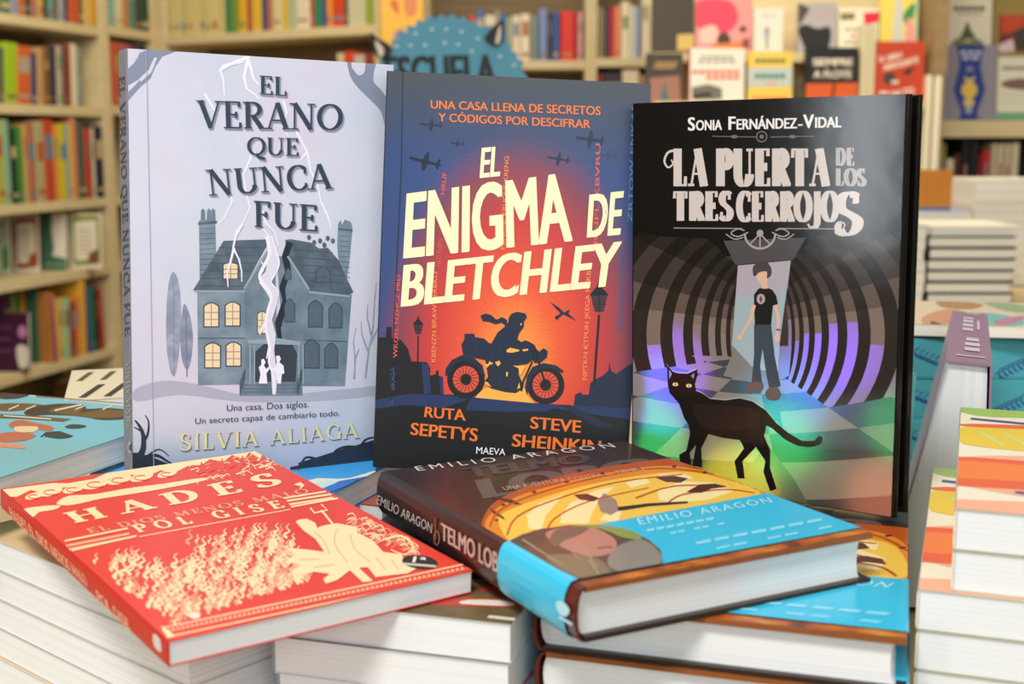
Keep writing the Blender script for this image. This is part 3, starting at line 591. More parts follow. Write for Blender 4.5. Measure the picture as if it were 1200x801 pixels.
# the boy
skin = FM('#c79c80'); shirt = FM('#1b1918', False); jean = FM('#38424c', False); shoe = FM('#5f524e', False); hair = FM('#35251b')
p.poly([(884, 318), (888, 328), (893, 334), (900, 329), (901, 316)], skin, 7); p.poly([(893, 330), (899, 328), (900, 338), (893, 338)], skin, 7)
p.poly([(883, 322), (883, 312), (890, 307), (899, 307), (904, 314), (904, 322), (899, 326), (899, 318), (890, 319), (886, 323)], hair, 8, 3)
p.poly([(884, 345), (889, 338), (897, 336), (905, 339), (910, 346), (912, 356), (906, 358), (904, 381), (885, 381), (884, 358)], shirt, 7); p.disc(892, 350, 5, 6, FM('#9a8b86'), 8); p.poly([(892, 346), (894, 350), (892, 355), (890, 350)], FM('#5b2f2c'), 9)
p.line([(884, 357), (880, 374), (869, 392)], 4.5, skin, 7, 3.2); p.disc(867, 395, 3, 3, skin, 7); p.line([(909, 357), (913, 374), (911, 392)], 4.5, skin, 7, 3.4); p.disc(911, 396, 3.6, 4.5, skin, 7); p.line([(910, 386), (915, 386)], 2, FM('#5a3a30'), 8)
p.poly([(884, 380), (904, 380), (908, 416), (915, 452), (902, 457), (897, 430), (894, 408), (891, 428), (893, 448), (881, 449), (884, 415)], jean, 7); p.line([(886, 381), (903, 381)], 2, FM('#2a2626'), 8)
p.poly([(873, 458), (876, 452), (884, 447), (894, 448), (894, 456), (884, 460)], shoe, 8, 2); p.poly([(897, 462), (900, 455), (910, 453), (915, 460), (912, 468), (901, 468)], shoe, 8, 2)
p.poly([(893, 462), (912, 468), (918, 505), (914, 512), (906, 490), (895, 470)], FM('#221c19'), 4)
p.poly([(866, 560), (900, 520), (930, 560), (965, 620), (900, 610)], FM('#4a3f37'), 4)
# the cat
z = lambda pts: [(x / 4.004 + 750, y / 4.004 + 400) for x, y in pts]
cat = [(128, 108), (155, 140), (180, 148), (225, 150), (270, 130), (268, 165), (258, 200), (265, 230), (300, 245), (330, 268), (400, 275), (470, 265), (530, 280), (590, 320), (640, 380), (700, 430), (760, 465), (820, 465), (842, 440), (858, 452), (848, 480), (800, 495), (740, 488), (680, 458), (620, 405), (592, 392), (582, 440), (612, 510), (610, 590), (642, 690), (612, 700), (580, 610), (590, 560), (545, 492), (480, 560), (492, 640), (460, 640), (445, 560), (490, 500), (470, 460), (390, 450), (322, 432), (288, 500), (292, 588), (248, 580), (265, 480), (235, 520), (240, 575), (190, 562), (186, 530), (220, 510), (236, 430), (230, 390), (210, 360), (185, 290), (140, 240), (132, 200)]
p.poly([(a - 1, b - 1.6) for a, b in z(cat[:16])] + z([(560, 320), (400, 330), (250, 300)]), FM('#8d8378'), 8)
p.poly(z(cat), FM('#191412', False), 9); p.poly(z([(250, 300), (420, 300), (540, 320), (560, 380), (440, 420), (300, 400)]), FM('#241c18', False), 10, 3)
for x, y in ((168, 200), (231, 206)): p.disc(x / 4 + 750, y / 4 + 400, 3.4, 2.2, FM('#d5c452', False), 11); p.disc(x / 4 + 750, y / 4 + 400, .9, 1.9, FM('#15110f'), 12)
p.poly(z([(138, 130), (152, 150), (140, 175)]), FM('#5b4d45'), 11); p.poly(z([(258, 145), (240, 160), (254, 175)]), FM('#5b4d45'), 11)
# title
ttl = FM('#c0b5ae', False); tt = dict(xs=.54, thick=.215, thin=.055, sw=.10, track=.06, sh=.07)
p.text('LA', q4(791, 174, 827, 218), ttl, 8, serif=tt); p.text('PUERTA', q4(841, 174, 970, 218), ttl, 8, serif=tt)
p.text('DE', q4(980.5, 173, 1001, 194), FM('#9b918c', False), 8, serif=tt); p.text('LOS', q4(980.5, 197, 1014, 217.5, .5), FM('#9b918c', False), 8, serif=tt)
p.text('TRES', q4(790.5, 224, 857, 258.5), ttl, 8, serif=tt); p.text('CERROJO', q4(865.5, 224, 981, 259.5), ttl, 8, serif=tt)
p.text('S', [(981, 226), (1008, 224), (1008, 274), (981, 277)], ttl, 8, serif=dict(xs=.6, thick=.17, thin=.06, sw=.1))
p.line([(990, 275), (982, 273), (979, 266), (983, 260), (990, 262), (989, 268)], 2.6, ttl, 8, 1.4, smooth=4); p.line([(961, 256), (957, 264), (950, 266), (947, 262)], 3, ttl, 8, 2, smooth=4)
p.line([(796, 176), (784, 178), (779, 188), (783, 196), (789, 192), (787, 187)], 3, ttl, 8, 1.6, smooth=4)
p.line([(790, 267), (870, 267.5)], 1.2, FM('#8d827c', False), 8); p.line([(912, 267.5), (978, 268)], 1.2, FM('#8d827c', False), 8)
orn = FM('#9a8f89', False)
p.ring(891, 273, 18, 18, 2.6, orn, 8, 5, 175); p.line([(891, 273), (891, 291)], 1.6, orn, 8); p.line([(891, 274), (879, 286)], 1.6, orn, 8); p.line([(891, 274), (903, 286)], 1.6, orn, 8); p.disc(891, 273, 4, 4, orn, 8)
for sg in (-1, 1):
    p.line([(891 + sg * 18, 270), (891 + sg * 26, 268), (891 + sg * 34, 273), (891 + sg * 26, 277), (891 + sg * 14, 272)], 1.4, orn, 8, smooth=4); p.line([(891 + sg * 20, 278), (891 + sg * 30, 280), (891 + sg * 40, 274)], 1.3, orn, 8, smooth=4)
    p.line([(895 + sg * 8, 160.5), (895 + sg * 60, 159.5)], 1, FM('#6d625c', False), 8); p.disc(895 + sg * 34, 160, 4, 2, FM('#6d625c', False), 8)
p.ring(893, 160, 6, 6, 1.4, FM('#6d625c', False), 8); p.disc(893, 160, 2.5, 2.5, FM('#6d625c', False), 8)
wht = FM('#dcd6d2', False)
def caps(st, y):   # small capitals, growing along a slightly rising line
    for i, (txt, x0, x1, hgt) in enumerate(st): p.text(txt, q4(x0, y(x0) - hgt, x1, y(x0), -.02 * (x1 - x0)), wht, 8, .03)
caps([('S', 806.5, 815, 15), ('ONIA', 816, 846.5, 11.5), ('F', 854, 862.5, 15), ('ERNÁNDEZ', 863.5, 934.5, 11.8), ('-', 935.5, 941, 11), ('V', 941.5, 954.5, 15.4), ('IDAL', 955.5, 986.5, 12)], lambda x: 152.8 - (x - 806) * .022)
tag(finish(B), 'black glossy standing hardback with a boy and black cat in a striped tunnel', 'book')

# ================================================================== 4  red paperback lying on the stacks
m4r = frame((-.13078, .46354, .99891), (.7961, .60087, -.0092), (-.59966, .79531, .0529))
RED = M('#e2402f', .36, .45); CR = M('#f4dba9', .4, .4); PK = M('#f0a07e', .4, .4)
B = paperback(m4r, .142, .2191, .0105, RED, M('#c92a20', .4), M('#c92a20', .4), PAPER, name='red_paperback_book')
p = printed(B); rnd = random.Random(4)
# clouds and peaks along the head
p.poly([(0, 574), (60, 566), (150, 548), (298, 522), (318, 534), (306, 538), (292, 530), (286, 538), (272, 533), (262, 541), (246, 538), (236, 545), (222, 545), (208, 552), (188, 551), (172, 558), (150, 556), (128, 561), (112, 571), (92, 568), (70, 572), (52, 578), (36, 574), (20, 582), (6, 582)], CR, 1)
for c, r_ in (((60, 576), 14), ((86, 573), 13), ((112, 567), 16), ((140, 562), 15), ((166, 559), 14), ((196, 555), 12), ((40, 581), 11)):
    p.disc(c[0], c[1], r_, r_ * .34, CR, 2, 18, -.25); p.ring(c[0], c[1] + 1, r_ * .6, r_ * .2, 1.2, RED, 3, 20, 300, 16)
p.poly([(66, 590), (80, 581), (110, 579), (150, 572), (190, 567), (236, 560), (240, 563), (200, 571), (160, 578), (120, 584), (98, 589), (80, 592)], CR, 2, 3); p.poly([(26, 598), (40, 594), (70, 592), (64, 597), (46, 600), (38, 606)], CR, 2, 3); p.poly([(60, 566), (86, 558), (130, 552), (110, 561), (80, 566)], RED, 2)
for i in range(46):
    x = 215 + rnd.random() * 110; y = 556 - (x - 215) * .17 + rnd.uniform(-9, 12); p.line([(x, y), (x + rnd.uniform(3, 9), y - rnd.uniform(1, 5)), (x + rnd.uniform(8, 14), y + rnd.uniform(-2, 3))], 1.4, CR if rnd.random() < .7 else PK, 3, .8)
for x in range(232, 318, 12): p.poly([(x, 556 - (x - 232) * .2), (x + 4, 540 - (x - 232) * .14), (x + 9, 553 - (x - 232) * .2)], RED if x % 24 else CR, 4)
hs_ = dict(xs=.95, thick=.22, thin=.09, sw=.17, track=.42, sh=.1)
p.text('HADES', [(74, 601.5), (317, 554), (330, 567.5), (89, 613)], CR, 5, serif=hs_); p.poly([(344, 568), (352, 565), (357, 569), (351, 574), (352, 570)], CR, 5)
p.text('EL DIOS MENOS MALO', [(100, 620), (357, 572.5), (363, 577.5), (106, 625)], PK, 5, serif=dict(xs=1.1, thick=.2, thin=.1, sw=.14, track=.22, sh=.1))
p.text('POL GISE', [(153, 616), (325, 586.5), (334, 594.5), (163, 624)], CR, 5, serif=dict(xs=1.0, thick=.22, thin=.1, sw=.16, track=.5, sh=.12))
for a, b in (((76, 634), (150, 619)), ((84, 645), (160, 628)), ((332, 584), (382, 576)), ((341, 594), (396, 584))): p.line([a, b], 2, CR, 4)
for i in range(26):
    for k in (0, 1):
        t = i / 26; x, y = 78 + 74 * t, 638.5 - 14.5 * t; p.line([(x + k * 3, y + k * 4), (x + 2 + k * 3, y + 2 + k * 4)], 1.6, CR, 4)
        x, y = 336 + 52 * t, 588 - 8 * t; p.line([(x + k * 3, y - 2 + k * 4), (x + 2 + k * 3, y + k * 4)], 1.6, CR, 4)
p.line([(163, 629), (340, 597)], 1, CR, 4)
# flames rising along the lower half
def flame(x, y, s_):
    a = rnd.uniform(-.3, .3); p.line([(x, y), (x - s_ * .35 + a, y - s_ * .35), (x + s_ * .25, y - s_ * .7), (x - s_ * .1, y - s_ * 1.15), (x + s_ * .25, y - s_ * 1.5)], s_ * .31, CR if rnd.random() < .6 else PK, 3 + int(rnd.random() * 3), .7, smooth=3)
for i in range(520):
    u = rnd.random(); v = rnd.random() ** .8
    bx, by = 108 + 94 * v, 660 + 74 * v                    # along the spine side
    ex, ey = 332 + 34 * v, 616 + 66 * v
    x = bx + (ex - bx) * u; y = by + (ey - by) * u
    if v < .25 and .26 < u < .5: continue
    flame(x, y, rnd.uniform(6, 13))
for i in range(60):
    x = 405 + rnd.random() * 78; y = 606 + (x - 405) * .42 + rnd.uniform(-6, 14); p.line([(x, y), (x + 6, y - 2), (x + 10, y + 3), (x + 5, y + 6)], 1.5, PK if rnd.random() < .5 else CR, 3, .8, smooth=2)
p.line([(452, 632), (470, 628), (484, 640), (474, 650), (458, 644)], 3, CR, 4, 1.4, smooth=4)
# the crowned figure with a bident
z = lambda pts: [(x / 3.333 + 200, y / 3.333 + 560) for x, y in pts]
p.poly(z([(488, 172), (500, 164), (530, 160), (565, 176), (572, 196), (600, 186), (650, 178), (725, 192), (728, 214), (790, 245), (830, 290), (900, 300), (925, 336), (965, 352), (925, 374), (800, 388), (770, 350), (735, 352), (790, 404), (750, 408), (700, 362), (650, 400), (606, 414), (596, 396), (622, 376), (560, 368), (500, 384), (478, 358), (520, 340), (440, 330), (490, 304), (444, 272), (540, 282), (600, 290), (566, 240), (520, 208)]), CR, 6)
for a in ([(560, 210), (600, 250), (620, 300)], [(650, 200), (640, 260), (690, 330)], [(700, 220), (720, 280), (780, 330)], [(500, 320), (580, 320)], [(560, 350), (640, 340)], [(800, 310), (840, 360)], [(860, 320), (890, 360)]): p.line(z(a), 1.1, PK, 7, smooth=3)
p.line(z([(640, 190), (600, 140), (586, 128)]), 2.4, CR, 6); p.line(z([(545, 118), (562, 138), (612, 126), (588, 104)]), 2, CR, 6)
# border along the tail, round sticker, publisher mark
for k, (a, b) in enumerate((((190, 736), (545, 661)), ((193, 741), (550, 666)), ((196, 746.5), (553, 671.5)))): p.line([a, b], 1.5 if k != 1 else 1.0, PK if k == 1 else CR, 4)
for i in range(64):
    t = i / 64; x, y = 192 + 355 * t, 740 - 75 * t; p.disc(x, y, 1.5, 1.3, CR, 5, 6)
p.poly([(196, 748), (188, 733), (196, 738), (206, 746)], CR, 5)
p.disc(228, 721.5, 7, 4, M('#f7d9c4', .4), 6); p.disc(492, 659, 21, 8, M('#26221f', .35), 6, 28, .1); p.line([(473, 661), (511, 664)], 2.6, M('#c9c3b8', .4), 7); p.text('1ª', [(485, 652.4), (500, 654), (498, 660.5), (483, 659)], M('#e8e4da', .4), 7, .02)
s = spine_print(B)
s.text('HADES, EL DIOS MENOS MALO'.replace(',', ''), [(10, 592), (100, 674), (103, 687), (13, 606)], PK, 2, serif=dict(xs=.9, thick=.24, thin=.12, sw=.1)); s.text('POL GISE', [(112, 690), (150, 725), (153, 738), (115, 703)], PK, 2, serif=dict(xs=.9, thick=.24, thin=.12, sw=.1))
s.poly([(180, 742), (188, 749), (189, 764), (181, 756)], M('#d9d2c8', .45), 2, 3)
tag(finish(B), 'red paperback with cream flame engravings lying slanted on white stacked books', 'book')

# ================================================================== 5  dark hardback with the blue paper band
m4t = frame((.02683, .47295, 1.01687), (.87889, .47164, -.0036), (-.47165, .87889, -.0009))
WT, HT, TT = .150, .2007, .0226
DB = cover_noise('dark_circus_print', [(0, '#a8602c'), (.03, '#5a3320'), (.2, '#3a2a22'), (.7, '#33261f'), (1, '#2a2320')], HT, [(.35, '#2b211c'), (.6, '#4a2f22')], 30, .35, .24, .45, .05)
SPN = cover_noise('dark_spine_print', [(0, '#5a2418'), (.3, '#4d1f17'), (.6, '#3a1c16'), (1, '#29211f')], HT, None, 20, .3, .26, .45, .1)
B = hardcover(m4t, WT, HT, TT, DB, SPN, M('#33261f', .3), PAPER, name='dark_hardcover_book')
EDG = cover_noise('orange_tail_print', [(0, '#c0612a'), (1, '#c0612a')], HT, [(.35, '#3a241a'), (.5, '#b5602c'), (.65, '#d9923a')], 60, .8, .3, .4)
p = printed(B, rect=(.0022, WT, .0002, HT))
o1 = M('#b8541e', .24, .45); o2 = M('#e58c24', .24, .45); o3 = M('#f6c64e', .24, .45); o4 = M('#fbe6a6', .24, .45); mar = M('#5a2f28', .24, .45); gr = M('#4b4240', .24, .45); gr2 = M('#5e5552', .24, .45)
p.poly([(683, 690), (1030, 621), (1018, 617), (672, 683)], EDG, 1)
p.text('EMILIO ARAGON', [(485, 547), (714, 519.5), (722, 524), (490, 552)], M('#d8d4d0', .3), 6, 0, track=1.5)
p.text('TELMO', [(541, 549), (688, 531), (694, 541), (548, 560)], gr, 3, .05); p.text('LOBO', [(556, 563), (764, 535), (772, 552), (566, 584)], gr2, 2, .06)
p.poly([(566, 625), (570, 600), (590, 582), (640, 563), (700, 549), (760, 540), (800, 538), (860, 556), (910, 578), (860, 600), (760, 620), (640, 650), (600, 648)], o1, 3, 4)
p.poly([(570, 622), (575, 602), (606, 582), (660, 566), (720, 553), (776, 546), (830, 553), (900, 577), (850, 598), (740, 618), (640, 646), (600, 642)], o2, 4, 4)
p.poly([(584, 612), (592, 600), (640, 582), (700, 566), (760, 556), (806, 553), (850, 562), (892, 578), (840, 592), (740, 614), (640, 640), (600, 636)], o3, 5, 4)
for q in ([(617, 604), (632, 590), (660, 580), (640, 604), (634, 622), (620, 620)], [(658, 604), (668, 590), (700, 574), (720, 571), (700, 590), (692, 606), (690, 614), (656, 614)], [(702, 610), (712, 600), (730, 596), (724, 612)], [(732, 566), (756, 560), (762, 566), (740, 572)], [(770, 574), (800, 564), (838, 566), (860, 576), (830, 586), (790, 590), (772, 586)], [(770, 556), (800, 555), (814, 561), (784, 564)]): p.poly(q, o4, 6)
for q in ([(672, 580), (688, 579), (702, 584), (696, 588), (680, 586)], [(768, 560), (790, 558), (806, 561), (798, 566), (780, 565)], [(804, 577), (820, 568), (838, 567), (852, 571), (834, 573), (822, 578)], [(576, 582), (600, 586), (612, 592), (600, 591)], [(574, 595), (590, 606), (592, 610), (578, 602)]): p.poly(q, mar, 7)
p.poly([(700, 588), (708, 578), (722, 586), (726, 598), (716, 604), (704, 600)], M('#9a8676', .24), 7); p.line([(724, 597), (760, 592), (806, 589)], 5, M('#2a2c30', .24), 8, 2.4)
for a in ([(574, 618), (584, 600), (620, 582), (690, 562), (770, 549), (840, 556)], [(594, 628), (606, 606), (650, 586), (720, 566), (800, 556)], [(640, 626), (650, 608), (690, 588), (760, 572)], [(780, 592), (800, 580), (850, 574), (884, 578)], [(745, 584), (790, 570), (850, 570)]): p.line(a, 2.2, o1, 7, 1.2, smooth=4)
for x, y in ((582, 610), (590, 592), (626, 577), (664, 565), (706, 555), (748, 549), (790, 547), (826, 554)): p.disc(x, y, 2.6, 1.4, mar, 8, 10)
p.text('UNA AVENTURA CONTRA EL TIEMPO', [(588, 571), (752, 548), (756, 551), (592, 575)], M('#c9a58a', .3), 8)
inv = m4t.inverted(); cl = inv @ CAM
def loc(px, py):
    d = inv.to_3x3() @ ray(px, py); t = -cl.z / d.z; q = cl + d * t; return q.x, q.y
ysp = loc(590, 636)[1]
s = spine_print(B, x=-.0032); s.rect = (-HT, -ysp - .0005, -TT, 0)
for st, q in (('EMILIO ARAGON', [(443, 579.5), (507, 613.5), (506, 624.5), (441.5, 589.5)]), ('TELMO LOBO', [(517, 612), (594.5, 654), (594, 677), (517, 631)])): s.text(st, q, M('#c9a99b' if st[0] == 'T' else '#c4bab4', .35), 2, .03 if st[0] == 'T' else .0)
s.line([(510, 606), (511, 632)], 1.6, M('#8a4a32', .4), 2); s.ring(512, 630, 3, 8, 1.4, M('#a0694e', .4), 2)
p2 = printed(B)
# paper band wrapped around the lower part
BLU = cover_noise('cyan_paper_band', [(0, '#35bce0'), (1, '#3cc0e2')], .1, None, 8, .3, .22, .5)
yb = .0075; yt2 = loc(905, 578)[1]
band = MB(); r = .0045; o = 0.0007
top = lambda x: ysp + (yt2 - ysp) * max(0, min(1, x / WT))
g = 10; pts_o = [(WT, o), (.002, o)] + [(.002 - (.005 + o) * math.sin(math.pi * j / g) ** .8, -TT / 2 + math.cos(math.pi * j / g) * (TT / 2 + o)) for j in range(1, g)] + [(.002, -TT - o), (WT + o, -TT - o), (WT + o, -TT + .0025), (WT - .03, -TT + .0025)]
for (xa, za), (xb, zb) in zip(pts_o, pts_o[1:]):
    band.face([(xa, yb, za), (xb, yb, zb), (xb, top(xb), zb), (xa, top(xa), za)], BLU)
band.face([(WT, yb, o), (WT, top(WT), o), (WT + o, top(WT), 0), (WT + o, yb, 0)], BLU); band.face([(WT + o, yb, 0), (WT + o, top(WT), 0), (WT + o * .5, top(WT), -.0024), (WT + o * .5, yb, -.0024)], BLU)
B['paper_band'] = band
p = Print(band, m4t, (.002, WT, yb, HT), O=(0, 0, o))
ph = dict(rough=.24, spec=.45)
oval = [(590, 637), (612, 626), (640, 619), (668, 615), (700, 615), (735, 621), (760, 632), (774, 644), (777, 658), (770, 668), (745, 675), (710, 681), (692, 684), (668, 673), (630, 655)]
p.poly(oval, M('#5b4c3e', .24, .45), 2)
p.poly([(592, 637), (625, 622), (650, 619), (640, 632), (620, 640), (604, 643)], M('#4c443a', .24, .45), 3, 3); p.poly([(640, 624), (668, 617), (700, 620), (722, 634), (716, 648), (690, 652), (660, 642), (646, 634)], M('#b98372', .24, .45), 3, 4)
p.poly([(668, 617), (700, 615), (740, 622), (752, 632), (730, 630), (704, 620)], M('#8c9a4a', .24, .45), 4, 3); p.line([(700, 643), (710, 641), (718, 642)], 1.6, M('#84504a', .24, .45), 5); p.poly([(650, 622), (672, 617), (690, 619), (676, 628), (660, 634), (652, 642), (644, 636)], M('#6e6152', .24, .45), 5, 3)
p.poly([(724, 640), (752, 632), (772, 646), (774, 660), (750, 670), (720, 668), (712, 656)], M('#8b847c', .24, .45), 3, 4); p.poly([(640, 652), (680, 650), (706, 658), (716, 674), (694, 680), (664, 670)], M('#7d7156', .24, .45), 3, 4)
for a in ([(650, 626), (664, 640), (682, 658)], [(662, 622), (684, 644), (700, 664)], [(612, 632), (640, 650), (660, 662)], [(690, 656), (700, 670), (704, 678)]): p.line(a, 2, M('#a3937c', .24), 4, 1, smooth=3)
wb = M('#dff3f8', .3)
p.text('EMILIO ARAGÓN', [(746, 607.5), (900, 583), (906, 588.5), (750, 615)], M('#b8e8f2', .3), 3, 0, track=1.25)
for (x0, y0), (x1, y1), w in (((757, 622), (838, 607), 3), ((785, 625), (850, 613), 2.4), ((814, 637), (966, 608), 3.2), ((838, 643), (978, 616), 2.4)):
    n = 7
    for i in range(n):
        if i % 3 == 2 and w < 3: continue
        t0, t1 = (i + .08) / n, (i + .86) / n; p.line([(x0 + (x1 - x0) * t0, y0 + (y1 - y0) * t0), (x0 + (x1 - x0) * t1, y0 + (y1 - y0) * t1)], w, M('#8fdcee', .3), 3)
sb = Print(band, m4t, (-.2, 0, -TT, 0), O=(-.0038, 0, 0), U=(0, -1, 0), V=(0, 0, 1), base=2e-4)
sb.poly([(652, 706), (660, 704), (668, 714), (664, 722), (656, 718)], M('#b9e4ee', .3), 2, 3); sb.line([(656, 722), (672, 732)], 3, M('#b9e4ee', .3), 2)
finish(B, ('paper_band',)); B['root'].children
tag(B['root'], 'dark hardback with a cyan paper band lying on top of its identical copies', 'book')
B['parts']['paper_band']['label'] = 'cyan paper band with an oval photo'
TELMO = B

# ================================================================== stacks and table
def table(name, x0, x1, y0, y1, z, label):
    e = empty(name, Matrix.Translation((0, 0, 0))); m = MB(); m.box(x0, x1, y0, y1, z - .03, z, WOOD_T); m.build('table_top', e, bevel=.003)
    a = MB(); a.box(x0 + .05, x1 - .05, y0 + .05, y1 - .05, z - .10, z - .03, WOOD_T); a.build('apron', e)
    for x in (x0 + .06, x1 - .12):
        for y in (y0 + .06, y1 - .12):
            l = MB(); l.box(x, x + .06, y, y + .06, 0, z - .10, WOOD_T); l.build('leg', e)
    return tag(e, label, 'table')
table('display_table', -.62, .72, .40, 1.50, .88, 'light wood display table under the front book stacks')
table('display_table', -.55, 1.75, 2.12, 3.1, .88, 'light wood table carrying the white book stacks at the right rear')
ORD = ['topmost', 'second', 'third', 'fourth', 'fifth', 'sixth', 'seventh', 'eighth', 'ninth', 'tenth', 'eleventh', 'twelfth']
OL = ['first', 'second', 'third', 'fourth', 'fifth', 'sixth', 'seventh', 'eighth', 'ninth', 'tenth', 'eleventh', 'twelfth', 'thirteenth', 'fourteenth', 'fifteenth', 'sixteenth', 'seventeenth', 'eighteenth', 'nineteenth', 'twentieth', 'twenty-first', 'twenty-second', 'twenty-third', 'twenty-fourth', 'twenty-fifth', 'twenty-sixth', 'twenty-seventh', 'twenty-eighth', 'twenty-ninth', 'thirtieth']
def stack(P, m4, n, t, labels, group, gap=.0002, jit=.0025, seed=1, first=0):
    """P: finished prototype, already standing at m4; copies go down below it"""
    r = random.Random(seed)
    for i in range(first, n):
        mm = Matrix.Translation((r.uniform(-jit, jit), r.uniform(-jit, jit), -i * (t + gap))) @ m4
        o = P['root'] if i == 0 else copy_tree(P['root'], mm)
        tag(o, labels(i), 'book', group)
def lift(o, d): return Vector((o[0], o[1], o[2]))

# left stack: fore-edges towards us
A = at_z(0, 634, .98); Bq = at_z(237, 731, .98); u = (Bq - A); L = u.length; u.normalize(); nb = Vector((-u.y, u.x, 0))
m4 = frame(A + nb * .108 - u * .032, -nb, u)
BE = M('#d9b98a', .5)
P = paperback(m4, .108, L + .02, .0163, BE, M('#c9a878', .5), BE, PAPER, name='stacked_paperback', edge=M('#c9c7c3', .6))
finish(P); stack(P, m4, 6, .0163, lambda i: 'white-edged paperback, %s in the left front stack under the red book' % ORD[i], 'left front stack', jit=.0006)
# middle stack: brown cover with a red and white pattern
FR = at_z(611, 733, .9866); ux = Vector((.9578, -.2875, 0)); uy = Vector((.2875, .9578, 0)); wM = .110
m4 = frame(FR - ux * (wM + .0045), ux, uy)
TAN = cover_noise('brown_cover_print', [(0, '#6d5636'), (.2, '#5c4a32'), (1, '#4c4034')], .2, [(.4, '#5a4a34'), (.6, '#86704c')], 40, .4)
P = paperback(m4, wM, .195, .0172, TAN, M('#8f9aa8', .5), TAN, PAPER, name='stacked_paperback', edge=M('#c4c6ca', .6))
p = printed(P, src='ab')
for q in ([(.07, .012), (.10, .018), (.122, .02), (.12, .03), (.095, .028), (.075, .022)], [(.085, .035), (.12, .036), (.12, .046), (.09, .044)]): p.poly(q, M('#b5402f', .4), 1, 3)
p.poly([(.082, .017), (.104, .021), (.1, .026), (.084, .023)], M('#e6d8cc', .4), 2, 3); p.line([(.098, .006), (.119, .006)], .003, M('#e2d6c6', .4), 2); p.poly([(0, .05), (.127, .05), (.127, .195), (0, .195)], M('#2b2a2c', .4), 1)
finish(P); stack(P, m4, 6, .0172, lambda i: 'white-edged brown-covered paperback, %s in the middle front stack' % ORD[i], 'middle front stack', seed=2, jit=.001)
# copies of the dark banded hardback
FL = at_z(624, 702, .9936); ux = Vector((.9553, -.2955, 0)); uy = Vector((.2955, .9553, 0))
m4 = frame(FL + ux * .003, ux, uy)
for i in range(5):
    mm = Matrix.Translation((.001 * (i % 2), -.001 * (i % 3), -i * .0227)) @ m4
    tag(copy_tree(TELMO['root'], mm), 'dark hardback with cyan paper band, %s copy in the right front stack' % ORD[i], 'book', 'banded hardback stack')
# blue covered stack under the pale standing book
ux = Vector((.9326, -.361, 0)); uy = Vector((.361, .9326, 0)); FRb = Vector((-.1035, .676, .994)); wB = .155
m4 = frame(FRb - ux * wB, ux, uy)
SKY = M('#3f9fe0', .35, .4)
P = paperback(m4, wB, .235, .0135, SKY, M('#2f86c6', .4), SKY, PAPER, name='blue_paperback_book')
p = printed(P)
p.poly([(340, 568), (372, 560), (395, 561), (410, 560), (440, 551), (445, 555), (420, 560), (400, 563), (380, 568), (350, 578)], M('#e8e0c8', .4), 1); p.poly([(362, 568), (385, 562), (398, 566), (382, 572), (366, 574)], M('#bfe0dc', .4), 2)
p.poly([(376, 573), (400, 563), (424, 559), (440, 556), (420, 566), (396, 576), (384, 578)], M('#2b6fc0', .4), 2); p.line([(385, 578), (410, 568), (420, 562)], 1.4, M('#17344f', .4), 3); p.line([(372, 544), (393, 543)], 2.4, M('#efe6cf', .4), 3, 1.4); p.poly([(340, 548), (357, 546), (350, 551)], M('#a2402e', .4), 3)
p.poly([(92, 538), (130, 533), (140, 540), (100, 548)], M('#2f7fcc', .4), 2)
tag(finish(P), 'bright blue paperback lying under the pale lilac standing book', 'book')
m4b = Matrix.Translation(Vector((.014, -.004, -.0138)) + uy * .042) @ m4
P = paperback(m4b, wB, .235, .0195, M('#a8574a', .4), M('#84392f', .4), M('#a8574a', .4), PAPER, name='red_brown_paperback')
p = printed(P, src='uv'); p.line([(.9, .7), (.98, .78)], .02, M('#efe3d2', .4), 2); p.line([(.94, .62), (.99, .7)], .014, M('#efe3d2', .4), 2)
tag(finish(P), 'red-brown paperback lying just beneath the bright blue paperback', 'book')
m4c = Matrix.Translation(Vector((.004, 0, -.0138 - .0199)) + uy * .048) @ m4
P = paperback(m4c, wB, .235, .0264, M('#5b6b7c', .4), name='thick_paperback'); finish(P)
stack(P, m4c, 3, .0264, lambda i: 'thick slate paperback, %s below the red-brown paperback' % ('just' if i == 0 else ORD[i]), 'slate paperbacks', seed=5)
# teal picture book lying at the left
T = CAM + (Vector((-.195, .788, 1.02)) - CAM) * 1.045; ux = Vector((.9342, -.3568, 0)); uy = Vector((.3568, .9342, 0)); wT = .165; hT = .215
m4 = frame(T - uy * hT - ux * wT, ux, uy)
TEAL = cover_noise('teal_sea_print', [(0, '#5fb0c4'), (.25, '#79b3b8'), (.45, '#7fb2b2'), (.55, '#6fbccb'), (1, '#7cc3d4')], hT, [(.4, '#74b9c6'), (.6, '#86c0c6')], 20, .3, .3, .4)
P = paperback(m4, wT, hT, .0146, TEAL, M('#4f8fa0', .4), TEAL, PAPER, name='teal_paperback_book')
p = printed(P); br = M('#6f5326', .35); brd = M('#3c3226', .35); ter = M('#b9694c', .35); crm = M('#e5dcc8', .35)
p.poly([(0, 452), (150, 470), (150, 476), (0, 460)], crm, 1); p.poly([(0, 459), (30, 458), (36, 462), (20, 467), (0, 467)], brd, 2, 3); p.line([(42, 464), (144, 472.5)], 1.6, M('#7d6d58', .35), 2)
p.poly([(0, 473), (40, 473), (52, 476), (24, 481), (0, 481)], br, 2, 3); p.poly([(28, 483), (44, 476), (70, 473), (98, 474), (102, 479), (126, 478), (150, 481), (150, 490), (120, 492), (96, 488), (60, 486), (36, 487)], brd, 2, 3); p.poly([(56, 482), (76, 475), (98, 476), (94, 484), (120, 480), (148, 482), (146, 488), (112, 490), (80, 486)], br, 3, 3); p.line([(64, 481), (96, 474)], 1.6, crm, 4)
for x in (10, 30, 88, 120): p.line([(x, 480), (x + 12, 475)], 1.2, crm, 4)
